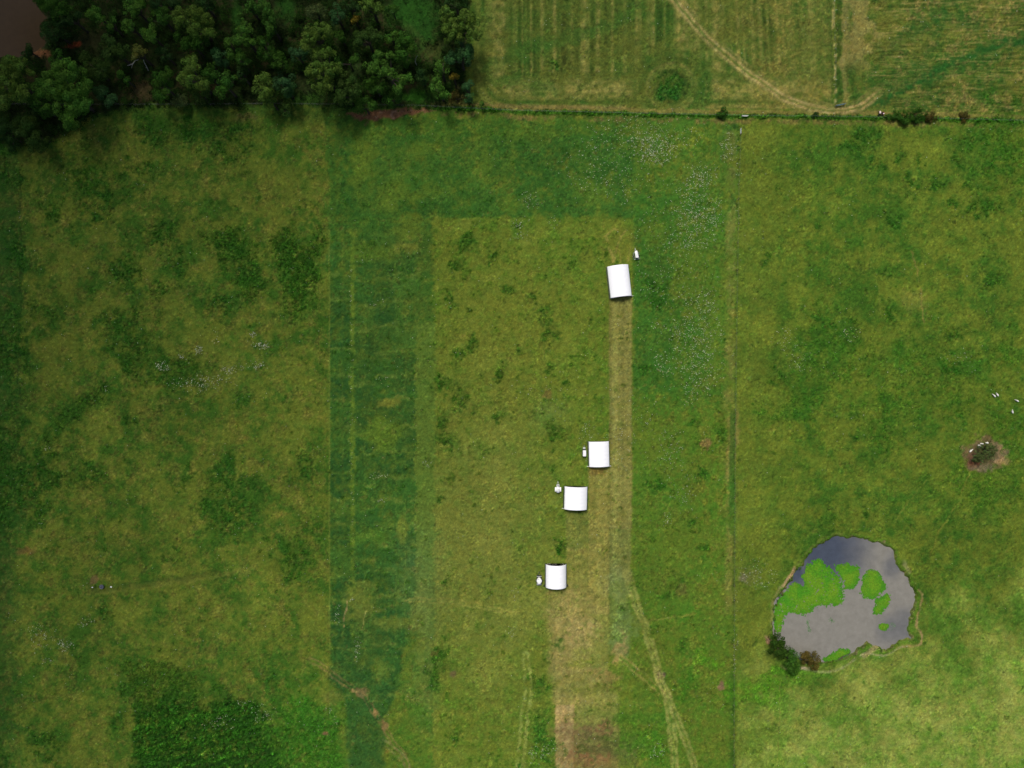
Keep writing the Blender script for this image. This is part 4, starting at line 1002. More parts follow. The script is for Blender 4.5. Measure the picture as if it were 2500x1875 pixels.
q1, q2 = (lambda L: [(x * .2833, y * .2833, r * .2833) for x, y, r in L]), (lambda L: [(625 + x * .2833, y * .2833, r * .2833) for x, y, r in L])
WOODS = [
    (q1, "huge leafy green tree at the wood's south-west corner, its crown largest of all", [(560, 620, 130), (640, 760, 150), (450, 740, 140), (560, 880, 160), (700, 880, 110), (600, 1010, 105)], 19, 'bright', 1.3),
    (q1, "broad olive tree cut by the photo's left edge below the brown pool", [(60, 560, 80), (150, 600, 110), (60, 720, 120), (170, 790, 110), (20, 880, 70), (250, 620, 50)], 17, 'olive', 1.2),
    (q1, "dull brownish tree on the paddock's north-west corner, south of the huge leafy tree", [(230, 1110, 110), (310, 1190, 130), (200, 1060, 70)], 12, 'dull', 1.2),
    (q1, "dark low tree on the left photo edge beside the dull brownish one", [(40, 1120, 90), (100, 1230, 70)], 9, 'dark', 1.2),
    (q1, "green tree wedged under the west side of the huge leafy tree", [(310, 890, 85), (380, 960, 60)], 11, 'mid', 1.1),
    (q1, "tall bright olive tree with a knobbly oval crown in the wood's southern middle", [(1640, 570, 95), (1630, 690, 85), (1730, 720, 70)], 18, 'olive', 1.0),
    (q1, "round green tree attached to the east side of the knobbly oval olive tree", [(1795, 640, 72)], 13, 'mid', 1.0),
    (q1, "smooth deep green egg-shaped tree beside the brown leaf-litter gap", [(1400, 680, 95), (1410, 800, 85)], 14, 'deep', 1.1),
    (q1, "upright dense green tree east of the knobbly olive tree, touching the paddock side", [(1940, 670, 85), (1920, 800, 70)], 13, 'mid', 1.2),
    (q1, "wide feathery olive tree in the wood's north, with a pale dead fork in it", [(1560, 150, 95), (1680, 120, 80), (1780, 170, 80), (1700, 260, 100), (1800, 270, 60)], 16, 'olive', 1.1),
    (q1, "deep green tree directly below the wide feathery olive tree", [(1600, 380, 100), (1710, 360, 90)], 13, 'deep', 1.2),
    (q1, "small bright green tree, round, west of the lone oval green one", [(1120, 225, 72)], 12, 'bright', 1.0),
    (q1, "lone oval green tree with a clean crown in the wood's upper middle", [(1285, 270, 66), (1310, 330, 50)], 14, 'bright', 1.0),
    (q1, "bright green little tree near the top edge, nearest to the orange soil", [(815, 115, 68), (860, 150, 50)], 12, 'bright', .9),
    (q1, "bright green tree at the top edge above the round bright green one", [(1130, 70, 80), (1190, 50, 60)], 13, 'bright', 1.0),
    (q1, "small mid green tree between the orange soil and the round bright green one", [(960, 215, 62)], 10, 'mid', 1.0),
    (q1, "khaki half-bare tree with pale dead branches below it", [(1205, 440, 62), (1170, 490, 45)], 12, 'khaki', .9),
    (q1, "wide dull olive tree west of the khaki half-bare one", [(940, 370, 75), (1020, 440, 100), (920, 480, 70)], 13, 'dull', 1.3),
    (q1, "wide dull olive tree touching the huge leafy tree's north-east side", [(760, 560, 100), (860, 620, 90)], 12, 'dull', 1.3),
    (q1, "slim green sapling in the shade north of the leaf-litter gap", [(1040, 640, 45), (1090, 700, 42)], 9, 'mid', .9),
    (q1, "grey-green round bush at the fence below the egg-shaped tree", [(1550, 860, 72)], 6, 'grey', .9),
    (q1, "small pale green tree just north of the huge leafy tree", [(490, 490, 65)], 9, 'mid', 1.0),
    (q1, "dark bush on the bank at the south-east corner of the brown pool", [(250, 420, 58), (240, 470, 40)], 7, 'dark', 1.0),
    (q1, "round dark tree on the east bank of the brown pool", [(470, 270, 112), (400, 210, 40)], 11, 'dark', 1.4),
    (q1, "dark green tree in the photo's top left, north-east of the brown pool", [(430, 40, 90), (520, 90, 80), (340, 10, 50)], 14, 'deep', 1.2),
    (q1, "dark green tree between the brown pool and the orange soil", [(590, 160, 80), (680, 140, 45)], 12, 'dark', 1.2),
    (q1, "mid green tree between the two brightest small trees at the wood's top", [(1390, 150, 90)], 12, 'mid', 1.1),
    (q1, "bright leafy tree on the west side of the narrow grassy lane", [(2110, 260, 70), (2060, 330, 65), (2150, 350, 60)], 15, 'bright', 1.0),
    (q1, "small bright bush standing by itself below the narrow grassy lane", [(1970, 370, 45)], 8, 'bright', .9),
    (q1, "green crown in the top edge just east of the narrow grassy lane", [(2150, 50, 62)], 12, 'mid', 1.0),
    (q1, "small green crown halfway up the narrow grassy lane, on its east side", [(2090, 150, 45)], 10, 'mid', .9),
    (q1, "bluish dark tree under the wide feathery olive tree's south-east side", [(1890, 490, 78)], 11, 'blue', 1.1),
    (q1, "mid green tree just south of the small bright bush", [(2010, 470, 55), (2090, 520, 70)], 12, 'mid', 1.1),
    (q1, "brownish green thicket tree at the fence, south of the knobbly olive tree", [(1740, 830, 90)], 8, 'dull', 1.2),
    (q1, "dull dark tree at the fence, west of the leaf-litter gap", [(890, 810, 70), (960, 870, 60)], 8, 'blue', 1.1),
    (q1, "dull dark tree behind the upright dense green one", [(2080, 640, 70)], 10, 'dark', 1.1),
    (q1, "shadowed dark tree between the lone oval tree and the egg-shaped tree", [(1420, 470, 75)], 10, 'dark', 1.1),
    (q1, "shadowed low tree between the knobbly olive tree and the deep green one", [(1830, 560, 40)], 8, 'mid', .9),
    (q1, "dark tree on the top edge, north of the wide feathery olive tree", [(1480, 20, 80), (1350, 20, 60)], 12, 'dark', 1.2),
    (q1, "dark tree on the top edge beside the narrow grassy lane's west side", [(1760, 30, 90)], 12, 'dark', 1.2),
    (q2, "bright olive tree with a cauliflower crown, most westerly of the two tallest", [(560, 270, 85), (470, 330, 80), (430, 390, 62), (620, 270, 50), (450, 240, 40)], 19, 'olive', 1.0),
    (q2, "tall spreading olive tree directly south of the cauliflower crown", [(560, 500, 100), (500, 600, 85), (640, 600, 90), (560, 720, 110), (620, 450, 60)], 19, 'olive', 1.1),
    (q2, "olive green tree hanging over the paddock, south-east of the tall spreading one", [(770, 720, 95), (740, 840, 100), (830, 780, 70)], 15, 'dull', 1.1),
    (q2, "bright tree with long finger-like boughs in the wood's south-east", [(1060, 500, 60), (1000, 580, 65), (1090, 600, 70), (1160, 640, 60), (1280, 690, 75), (1230, 760, 50), (1160, 490, 40)], 18, 'bright', .9),
    (q2, "deep green tree under the west side of the finger-boughed tree", [(1050, 750, 90), (980, 700, 60)], 12, 'deep', 1.2),
    (q2, "large bright olive tree at the north-east end of the wood beside the mown field", [(1640, 120, 60), (1700, 210, 100), (1820, 150, 80), (1860, 260, 100), (1720, 300, 90), (1650, 250, 55)], 19, 'olive', 1.0),
    (q2, "bluish green tree south of the large bright olive one at the mown field", [(1790, 470, 95), (1700, 520, 70), (1830, 430, 50)], 14, 'blue', 1.1),
    (q2, "dark green tree between the grassy glade and the finger-boughed tree", [(1280, 350, 85), (1270, 480, 95), (1350, 420, 50)], 15, 'deep', 1.1),
    (q2, "olive dark tree in the wood's middle, west of the curved grass track", [(960, 300, 80), (880, 350, 70), (1030, 330, 70)], 13, 'dull', 1.1),
    (q2, "feathery bright green tree, upper one of a pair near the wood's east end", [(1600, 580, 70)], 13, 'bright', 1.0),
    (q2, "feathery bright green tree, lower one of a pair near the wood's east end", [(1570, 730, 70), (1620, 800, 60)], 13, 'bright', 1.0),
    (q2, "small golden orange tree near the wood's east end", [(1708, 660, 40)], 9, 'gold', .8),
    (q2, "bluish green bushy tree at the south-east corner of the wood", [(1830, 740, 55), (1840, 830, 55)], 9, 'blue', 1.0),
    (q2, "reddish brown dull bush beside the wood's south-east corner", [(1730, 840, 62)], 6, 'brown', 1.1),
    (q2, "olive tree cut by the top edge, east of the wood's middle", [(960, 30, 70), (1040, 60, 60)], 16, 'olive', 1.0),
    (q2, "small yellow-green sapling in the dark middle of the wood", [(855, 165, 42)], 8, 'gold', .8),
    (q2, "pale green fluffy tree near the top edge, east of the second glade", [(510, 90, 75), (540, 140, 55)], 12, 'grey', 1.2),
    (q2, "bluish tree next to the pale green fluffy one", [(700, 100, 70), (680, 170, 45)], 12, 'blue', 1.1),
    (q2, "green leafy tree just west of the second grassy glade", [(50, 60, 70), (110, 120, 60)], 13, 'mid', 1.1),
    (q2, "green leafy tree below the second grassy glade, its crown drooping south", [(130, 190, 70), (130, 260, 60)], 13, 'mid', 1.1),
    (q2, "olive tree with a neat domed crown at the paddock edge, western half of a pair", [(80, 690, 80), (60, 790, 85)], 14, 'olive', 1.2),
    (q2, "yellow-green small tree in front of the neat domed pair", [(125, 840, 50), (120, 900, 42)], 10, 'olive', .9),
    (q2, "bluish dark tree with a neat domed crown, eastern half of a pair", [(235, 720, 95), (260, 790, 60)], 13, 'blue', 1.2),
    (q2, "brownish green bush at the fence below the neat domed pair", [(250, 940, 75)], 5, 'dull', 1.0),
    (q2, "green bushy tree leaning over the bare reddish bank", [(930, 910, 85), (880, 940, 50), (1010, 900, 55)], 8, 'mid', 1.2),
    (q2, "bluish green bush at the fence just east of the tree over the reddish bank", [(1150, 860, 70), (1220, 840, 45)], 7, 'mid', 1.1),
    (q2, "dark speckled tree east of the finger-boughed tree", [(1430, 650, 75)], 10, 'dark', 1.1),
    (q2, "bluish tree south-west of the cauliflower crown", [(340, 480, 75), (400, 440, 45)], 11, 'blue', 1.1),
    (q2, "deep green tree in the wood's middle, north of the neat domed pair", [(80, 440, 90), (60, 360, 60)], 12, 'deep', 1.2),
    (q2, "mid green tree just north-east of the neat domed pair", [(180, 530, 75), (270, 560, 50)], 10, 'deep', 1.1),
    (q2, "small green tree between the cauliflower crown and the wood's middle", [(730, 310, 55)], 9, 'deep', 1.0),
    (q2, "small green tree east of the tall spreading olive tree", [(850, 500, 50), (720, 540, 45)], 9, 'mid', 1.0),
    (q2, "dark tree on the top edge beside the large bright olive one", [(1760, 20, 80), (1640, 30, 50)], 11, 'dark', 1.1),
    (q2, "bright green shrub on the west side of the curved grass track", [(1200, 300, 50), (1140, 340, 45)], 7, 'bright', 1.0),
    (q2, "green shrub at the top edge on the west side of the big glade", [(1180, 90, 60)], 7, 'mid', 1.1),
    (q2, "dark tree on the top edge between the pale fluffy tree and the olive one", [(780, 40, 80), (870, 70, 45)], 12, 'dark', 1.2),
    (q2, "round yellow-green bush on the fence line at the field corner", [(1945, 905, 33)], 3.5, 'bright', .7),
]
for fq, lab, cs, h, col, lob in WOODS:
    make_tree(lab, fq(cs), h, col, lob=lob, dens=1.0)
pd = lambda L: [(1850 + x * .2291, 1280 + y * .2291, r * .2291) for x, y, r in L]
make_tree("dark green tree at the pond's south-west corner, northern end of the row", pd([(215, 1240, 85), (240, 1330, 100), (180, 1350, 60)]), 7, 'pond', group="trees at the pond", lob=.9, leaf=.4)
make_tree("dark green tree at the pond's south-west corner, bluish southern end of the row", pd([(350, 1400, 75), (370, 1480, 80), (390, 1560, 65)]), 6, 'deep', group="trees at the pond", lob=.9, leaf=.4)
make_tree("reddish brown bush leaning over the pond's south shore", pd([(545, 1420, 95), (600, 1480, 75), (500, 1400, 50)]), 4, 'rust', "bush", "bush", "trees at the pond", lob=.8, leaf=.36)
make_tree("grey sparse bush on the bare ring of soil in the east paddock", [(2402, 1108, 25), (2416, 1100, 17), (2388, 1116, 15)], 4, 'grey', "bush", "bush", None, lob=.55, leaf=.3, gap=.4, dens=.8)
hd = lambda L: [(1875 + x * .2833, y * .2833, r * .2833) for x, y, r in L]
for lab, cs, h, c_ in (("dark green shrub beside the red quad bike on the fence line", [(1030, 1005, 36)], 2.2, 'deep'), ("dark round shrub west of the largest fence-line shrubs in the north-east", [(1100, 1000, 50)], 3, 'deep'), ("bright-topped green shrub in the middle of the north-east fence-line group", [(1175, 1000, 62), (1190, 1040, 35)], 3.6, 'deep'),
                       ("largest dark shrub of the north-east fence-line group", [(1290, 990, 70)], 4, 'deep'), ("brownish dark shrub at the east end of the north-east fence-line group", [(1400, 1005, 52)], 3, 'brown'), ("reddish dark shrub alone on the fence near the photo's right edge", [(1695, 1005, 52)], 2.4, 'brown'),
                       ("small dark shrub on the fence south of the track's bend", [(400, 995, 30)], 1.8, 'dark'), ("dark shrub on the fence just west of the pale corner gates", [(-385, 978, 48), (-420, 990, 26)], 2.8, 'deep')):
    make_tree(lab, hd(cs), h * .65, c_, "shrub", "shrub", "shrubs along the north fence", lob=.7, leaf=.32, low=.3)
for i, (x, y, r, lab) in enumerate(((265, 737, 19, "largest pale round bush on the pond's west bank"), (235, 770, 11, "small pale bush just south-west of the largest pale one on the bank"), (215, 815, 9, "tiny pale bush midway down the pond's west bank"), (205, 860, 10, "tiny pale bush below the midway one on the west bank"), (172, 905, 9, "tiny pale bush at the west bank's westernmost bulge"), (180, 1012, 15, "pale round bush low on the west bank, alone beside duckweed"), (188, 1138, 10, "pale bush on the bank just above the dark pond trees"), (455, 466, 12, "pale bush on the north-west bank beside the bare soil"), (345, 590, 10, "pale bush on the bank at the foot of the bare soil"))):
    make_tree(lab, pd([(x, y, r)]), 1.2, 'khaki' if i % 3 == 0 else 'bright', "bush", "bush", "pale bushes on the pond's west bank", lob=.5, leaf=.25, low=.3, gap=0)

# ------------------------------------------------------------------ fences and gates
M_post = paint("weathered_post", (.22, .19, .15), .9, 0, .3, 6, .1)
M_wire = paint("fence_wire", (.30, .30, .29), .5, .6, .1, 2)
M_galv = paint("galvanised_steel", (.62, .64, .60), .45, .4, .1, 3)
M_blue = paint("blue_grey_steel", (.16, .26, .28), .5, .2, .15, 4)
def bar(bm, p0, p1, r, n=5): tube(bm, p0, p1, r, r, n)
def fence(name, label, pts, gap=5.0, skip=(), group="wire paddock fences"):
    P = [Vector((*W(*p), 0)) for p in pts]
    root = empty(name, P[0]); tag(root, label, "fence", group)
    pm = None
    tops = []
    for a, b in zip(P[:-1], P[1:]):
        n = max(1, round((b - a).length / gap))
        for i in range(n + (1 if b is P[-1] else 0)):
            tops.append(a.lerp(b, i / n))
    for q in tops:
        if pm is None:
            bm = bmesh.new(); tube(bm, (0, 0, -.3), (0, 0, 1.2), .06, .055, 7)
            o = bm_obj("post", bm, M_post, root); pm = o.data
        else: o = link_mesh("post", pm, None, root)
        o.location = q - P[0]
    bm = bmesh.new()
    for a, b in zip(tops[:-1], tops[1:]):
        for z in (.35, .7, 1.1): bar(bm, a - P[0] + Vector((.09, .09, z)), b - P[0] + Vector((.09, .09, z)), .008, 3)
    bm_obj("wire", bm, M_wire, root)
fence("fence", "post and wire fence along the wood's southern side, ending at the reddish bank", [(-60, 256), (330, 257), (700, 255), (1000, 259)])
fence("fence", "overgrown wire fence along the hedge from the wood to the pale gates", [(1003, 259), (1250, 271), (1580, 279), (1804, 283)])
fence("fence", "overgrown wire fence along the north-east hedge, past the dark shrubs", [(1832, 284), (2100, 287), (2500, 296), (2620, 299)])
fence("fence", "long wire fence running north to south between the shelters and the pond paddock", [(1807, 328), (1802, 450), (1798, 700), (1794, 1000), (1792, 1250), (1791, 1500), (1790, 1940)])
fence("fence", "weedy wire fence between the two mown north fields, ending at the blue gate", [(2033, -60), (2034, 60), (2038, 120), (2037, 252)])
def gate(label, p0, p1, mat, h=1.15, bars=5, mesh=False, group=None):
    a, b = Vector((*W(*p0), 0)), Vector((*W(*p1), 0))
    root = empty("farm_gate", a); tag(root, label, "gate", group)
    d = b - a
    bm = bmesh.new()
    for z in (.2, h): bar(bm, Vector((0, 0, z)), d + Vector((0, 0, z)), .045, 6)
    for t in (0.0, 1.0): bar(bm, d * t + Vector((0, 0, .2)), d * t + Vector((0, 0, h)), .045, 6)
    bm_obj("gate_frame", bm, mat, root)
    bm = bmesh.new()
    for i in range(1, bars): bar(bm, Vector((0, 0, .2 + (h - .2) * i / bars)), d + Vector((0, 0, .2 + (h - .2) * i / bars)), .03, 5)
    bar(bm, Vector((0, 0, .2)), d + Vector((0, 0, h)), .025, 5)
    bm_obj("rails", bm, mat, root)
    if mesh:
        bm = bmesh.new()
        n = 22
        u = d.normalized(); nrm = Vector((-u.y, u.x, 0)) * .025
        for i in range(n):
            t0, t1 = (i + .08) / n, (i + .78) / n
            vs = [bm.verts.new(q) for q in (d * t0 + nrm + Vector((0, 0, .25)), d * t1 + nrm + Vector((0, 0, .25)), d * t1 + nrm + Vector((0, 0, h - .04)), d * t0 + nrm + Vector((0, 0, h - .04)))]
            ws = [bm.verts.new(v.co - nrm * .5) for v in vs]
            bm.faces.new(vs); bm.faces.new(ws[::-1])
            for q in range(4): bm.faces.new((vs[q], ws[q], ws[(q + 1) % 4], vs[(q + 1) % 4]))
        bm_obj("sheeting", bm, mat, root)
    bm = bmesh.new(); tube(bm, -d.normalized() * .22 + Vector((0, 0, -.3)), -d.normalized() * .22 + Vector((0, 0, 1.5)), .11, .1, 8)
    bm_obj("gate_post", bm, M_post, root)
gate("blue-grey sheeted gate standing open beside the bend of the farm track", (2039, 260), (2061, 255.5), M_blue, 1.25, 4, True)
gate("pale steel gate lying east to west in the north hedge at the fence corner", (1810, 284.5), (1825, 284.5), M_galv, 1.1, 5, False, "pale steel gates at the fence corner")
gate("pale steel gate standing north to south at the top of the long fence", (1807, 327), (1807, 315), M_galv, 1.1, 5, False, "pale steel gates at the fence corner")

# ------------------------------------------------------------------ shelters
M_tarp = paint("white_tarpaulin", (.88, .88, .90), .55, 0, .02, .8, .3)
M_frame = paint("dark_steel_frame", (.035, .037, .042), .6, .3, .2, 5)
M_end_shade = paint("dark_end_shade", (.030, .030, .034), .9, 0, .25, 14, .1)  # near-black colour painted for shade inside the shelters
M_pale = paint("pale_plastic", (.55, .53, .46), .6, 0, .1, 5)
M_rub = paint("black_rubber", (.02, .02, .021), .8, 0, .2, 10, .2)
def shelter(label, px, py, w, l, rot, rise, wheels, specks, seed):
    rs = random.Random(seed)
    ev = 1.3                                             # eave height
    root = empty("hoop_shelter", (*W(px, py), 0), math.radians(rot))
    tag(root, label, "shelter", "white hoop shelters on the grazed strip")
    # cover: bowed sheet, tight over five hoops and slightly slack between them
    nu, nv = 36, 41
    V, F = [], []
    for off in (0, -.05):
        for j in range(nv):
            t = j / (nv - 1)
            y = (t - .5) * l
            sag = .05 * math.sin(math.pi * ((t * 6) % 1.0)) ** 1
            ro = .06 * math.sin(j * .9 + seed)
            for i in range(nu):
                a = math.pi * i / (nu - 1)
                ca, sa = math.cos(a), math.sin(a)
                R_ = (w * w / 4 + rise * rise) / (2 * rise); ph = math.asin(min(1, w / 2 / R_)); th = ph * (1 - 2 * i / (nu - 1))
                x = -(R_ + off) * math.sin(th)
                z = ev + rise - R_ + (R_ + off - sag * sa) * math.cos(th)
                if i in (0, nu - 1): z = ev - .25 + .04 * ro
                V.append((x, y, z))
    n1 = nu * nv
    for j in range(nv - 1):
        for i in range(nu - 1):
            a = j * nu + i
            F.append((a, a + 1, a + nu + 1, a + nu)); F.append((n1 + a, n1 + a + nu, n1 + a + nu + 1, n1 + a + 1))
    for i in range(nu - 1):
        for j0 in (0, (nv - 1) * nu):
            a, b = j0 + i, j0 + i + 1
            F.append((a, n1 + a, n1 + b, b) if j0 == 0 else (a, b, n1 + b, n1 + a))
    for j in range(nv - 1):
        for i0 in (0, nu - 1):
            a, b = j * nu + i0, (j + 1) * nu + i0
            F.append((a, b, n1 + b, n1 + a) if i0 == 0 else (a, n1 + a, n1 + b, b))
    link_mesh("roof_cover", fast_mesh("roof_cover", V, F, None, True), M_tarp, root)
    def prof(k, s=1.0):
        a = math.pi * k
        ca, sa = math.cos(a), math.sin(a)
        R_ = (w * w / 4 + rise * rise) / (2 * rise); th = math.asin(min(1, w / 2 / R_)) * (1 - 2 * k)
        return (-(R_ - .1) * s * math.sin(th), ev + rise - R_ + (R_ - .1) * math.cos(th) - .03)
    for sgn in (-1, 1):
        y = sgn * (l / 2 - .03)
        bm = bmesh.new()
        pts = [Vector((prof(k / 20)[0], y, prof(k / 20)[1])) for k in range(21)]
        for a, b in zip(pts[:-1], pts[1:]): bar(bm, a, b, .05, 6)
        bm_obj("end_hoop", bm, M_frame, root)
        bm = bmesh.new()                                     # dark sheet standing in for the shaded inside
        yy = y - sgn * .02
        top = [bm.verts.new((prof(k / 20, .98)[0], yy, prof(k / 20)[1] - .06)) for k in range(21)]
        bot = [bm.verts.new((v.co.x, yy, .12)) for v in top]
        for k in range(20): bm.faces.new((top[k], top[k + 1], bot[k + 1], bot[k]))
        r_ = bmesh.ops.solidify(bm, geom=bm.faces[:], thickness=.02)
        o = bm_obj("end_shade_sheet", bm, M_end_shade, root)
        if specks and sgn == 1:  # pale bits of the interior, set on the dark end sheet
            bm = bmesh.new()
            for _ in range(22):
                k = rs.uniform(.12, .88); x, zt = prof(k)
                z = rs.uniform(.4, zt - .25)
                bmesh.ops.create_cube(bm, size=1, matrix=Matrix.Translation((x, yy + .06, z)) @ Matrix.Rotation(rs.uniform(0, 3), 4, 'Y') @ Matrix.Diagonal((rs.uniform(.12, .4), .07, .10, 1)))
            bmesh.ops.bevel(bm, geom=bm.edges[:], offset=.02, segments=1, affect='EDGES')
            bm_obj("pale_specks", bm, M_pale, root)
    for sgn in (-1, 1):
        bm = bmesh.new()
        bmesh.ops.create_cube(bm, size=1, matrix=Matrix.Translation((sgn * (w / 2 + .12), 0, .16)) @ Matrix.Diagonal((.2, l + .2, .26, 1)))
        bmesh.ops.bevel(bm, geom=bm.edges[:], offset=.04, segments=2, affect='EDGES')
        bm_obj("skid", bm, M_frame, root)
    for k in (.3, .7):
        bm = bmesh.new()
        x, z = prof(k)
        bar(bm, (x * .6, -l / 2 + .3, 1.4), (x * .6, l / 2 - .3, 1.4), .06, 6)
        for q in range(7):
            bmesh.ops.create_cone(bm, cap_ends=True, segments=12, radius1=.2, radius2=.12, depth=.3, matrix=Matrix.Translation((x * .6, -l / 2 + .8 + q * (l - 1.6) / 6, 1.2)))
        bm_obj("feeder_line", bm, M_pale, root)
    for (sx, sy, pale) in wheels:
        bm = bmesh.new()
        if pale:
            bar(bm, (sx * (w / 2 - .05), sy * (l / 2 - .1), .5), (sx * (w / 2 + .65), sy * (l / 2 - .1), .5), .07, 6)
            bm_obj("tow_bar", bm, M_galv, root)
        else:
            bmesh.ops.create_cone(bm, cap_ends=True, segments=18, radius1=.4, radius2=.4, depth=.28, matrix=Matrix.Translation((sx * (w / 2 + .5), sy * (l / 2 - .35), .4)) @ Matrix.Rotation(math.pi / 2, 4, 'Y'))
            bmesh.ops.bevel(bm, geom=[e for e in bm.edges], offset=.04, segments=2, affect='EDGES')
            bm_obj("wheel", bm, M_rub, root)
fz = (H - 1.8) / H
def sp(x, y): return (1250 + (x - 1250) * fz, 937.5 + (y - 937.5) * fz)
shelter("longest white hoop shelter, tilted, at the north end of the pale grazed strip", *sp(1512.8, 686.5), 7.35, 10.75, 6.4, 1.9, ((1, -1, True),), False, 1)
shelter("white hoop shelter second from the north, its east side against the grazed strip", *sp(1463, 1109), 7.0, 8.6, 1.3, 1.45, ((1, -1, True), (-1, -1, True)), False, 2)
shelter("squarest white hoop shelter, third from the north, beside the winged white trailer", *sp(1406, 1216.5), 7.85, 7.8, -1.4, 1.9, ((-1, -1, True),), False, 3)
shelter("southernmost white hoop shelter, with a dark north end and black wheels", *sp(1357.6, 1406.8), 7.05, 7.9, 0.0, 2.4, ((1, -1, False), (-1, -1, False)), True, 4)

# ------------------------------------------------------------------ trailers beside the shelters
M_white = paint("white_paint", (.80, .80, .78), .4, 0, .04, 3)
M_grey = paint("grey_steel", (.30, .31, .33), .5, .4, .15, 4)
def rbox(bm, c, s, bev=.05, rot=0):
    t = bmesh.new()
    bmesh.ops.create_cube(t, size=1, matrix=Matrix.Translation(c) @ Matrix.Rotation(rot, 4, 'Z') @ Matrix.Diagonal((*s, 1)))
    if bev: bmesh.ops.bevel(t, geom=t.edges[:], offset=bev, segments=2, affect='EDGES')
    me = bpy.data.meshes.new("tmp"); t.to_mesh(me); t.free(); bm.from_mesh(me); bpy.data.meshes.remove(me)
def cyl(bm, c, r, d, axis='Z', seg=24, r2=None):
    R_ = {'Z': Matrix.Identity(4), 'X': Matrix.Rotation(math.pi / 2, 4, 'Y'), 'Y': Matrix.Rotation(math.pi / 2, 4, 'X')}[axis]
    bmesh.ops.create_cone(bm, cap_ends=True, segments=seg, radius1=r, radius2=r if r2 is None else r2, depth=d, matrix=Matrix.Translation(c) @ R_)
def wheel(root, x, y, r=.33, w=.2):
    bm = bmesh.new(); cyl(bm, (0, 0, 0), r, w, 'X', 22)
    bmesh.ops.bevel(bm, geom=bm.edges[:], offset=.03, segments=2, affect='EDGES')
    o = bm_obj("wheel", bm, M_rub, root, loc=(x, y, r))
    bm = bmesh.new(); cyl(bm, (math.copysign(w * .5, x), 0, 0), r * .55, .03, 'X', 16)
    bm_obj("rim", bm, M_grey, o)
def drawbar(root, y0, y1, w, mat, z=.45):
    bm = bmesh.new()
    bar(bm, (-w, y0, z), (0, y1, z), .05, 6); bar(bm, (w, y0, z), (0, y1, z), .05, 6); bar(bm, (0, y1, z), (0, y1 + .3, z), .06, 6)
    bar(bm, (0, y1 - .2, z), (0, y1 - .2, .05), .04, 6)
    bm_obj("drawbar", bm, mat, root)
def T(label, px, py, rot, sc=1.0, cat="trailer"):
    r = empty("trailer", (*W(px, py), 0), math.radians(rot)); r.scale = (sc,) * 3; tag(r, label, cat, "small white trailers beside the shelters"); return r
# 1: pointed white feed bin in a dark frame
r = T("white pointed feed trailer in a dark frame by the longest shelter's north-east corner", 1552, 622, 8, 1.22)
bm = bmesh.new()
prof_ = [(-.38, -1.0), (.32, -1.18), (.48, -.85), (.34, .86), (-.05, .98), (-.42, .58)]
lo = [bm.verts.new((x * .6, y * .7, .55)) for x, y in prof_]; mi = [bm.verts.new((x, y, 1.05)) for x, y in prof_]; hi = [bm.verts.new((x * .96, y * .97, 1.35)) for x, y in prof_]; tp = bm.verts.new((0, -.1, 1.55))
n = len(prof_)
for i in range(n):
    j = (i + 1) % n
    bm.faces.new((lo[i], lo[j], mi[j], mi[i])); bm.faces.new((mi[i], mi[j], hi[j], hi[i])); bm.faces.new((hi[i], hi[j], tp))
bm.faces.new(lo[::-1])
bm_obj("feed_bin", bm, M_white, r)
bm = bmesh.new()
for a, b in (((-.72, -1.35), (.72, -1.35)), ((.72, -1.35), (.72, .5)), ((-.72, -1.35), (-.72, .5)), ((-.72, .5), (.72, .5)), ((.3, -1.35), (.3, .5)), ((-.3, -1.35), (-.3, .5))):
    bar(bm, (*a, .5), (*b, .5), .055, 6)
bm_obj("frame", bm, M_grey, r)
drawbar(r, .6, 1.55, .3, M_galv)
wheel(r, .82, -.45); wheel(r, -.82, -.45)
# 2: plain white box
r = T("plain white box trailer at the west side of the second shelter", 1426, 1105, 0, 1.04)
bm = bmesh.new(); rbox(bm, (0, -.12, 1.0), (1.02, 1.95, 1.1), .06); bm_obj("body", bm, M_white, r)
bm = bmesh.new(); rbox(bm, (0, -.1, 1.60), (.88, 1.7, .06), .02); bm_obj("lid", bm, M_white, r)
bm = bmesh.new(); rbox(bm, (0, 0, .4), (1.1, 2.3, .12), .02); bm_obj("chassis", bm, M_frame, r)
bm = bmesh.new(); rbox(bm, (0, 1.05, .7), (1.0, .32, .5), .04); bm_obj("toolbox", bm, M_frame, r)
bm = bmesh.new(); rbox(bm, (-.03, 1.55, .55), (.8, .45, .06), .02); bm_obj("step_plate", bm, M_galv, r)
drawbar(r, 1.2, 2.2, .35, M_grey)
wheel(r, .66, -.1, .36); wheel(r, -.66, -.1, .36)
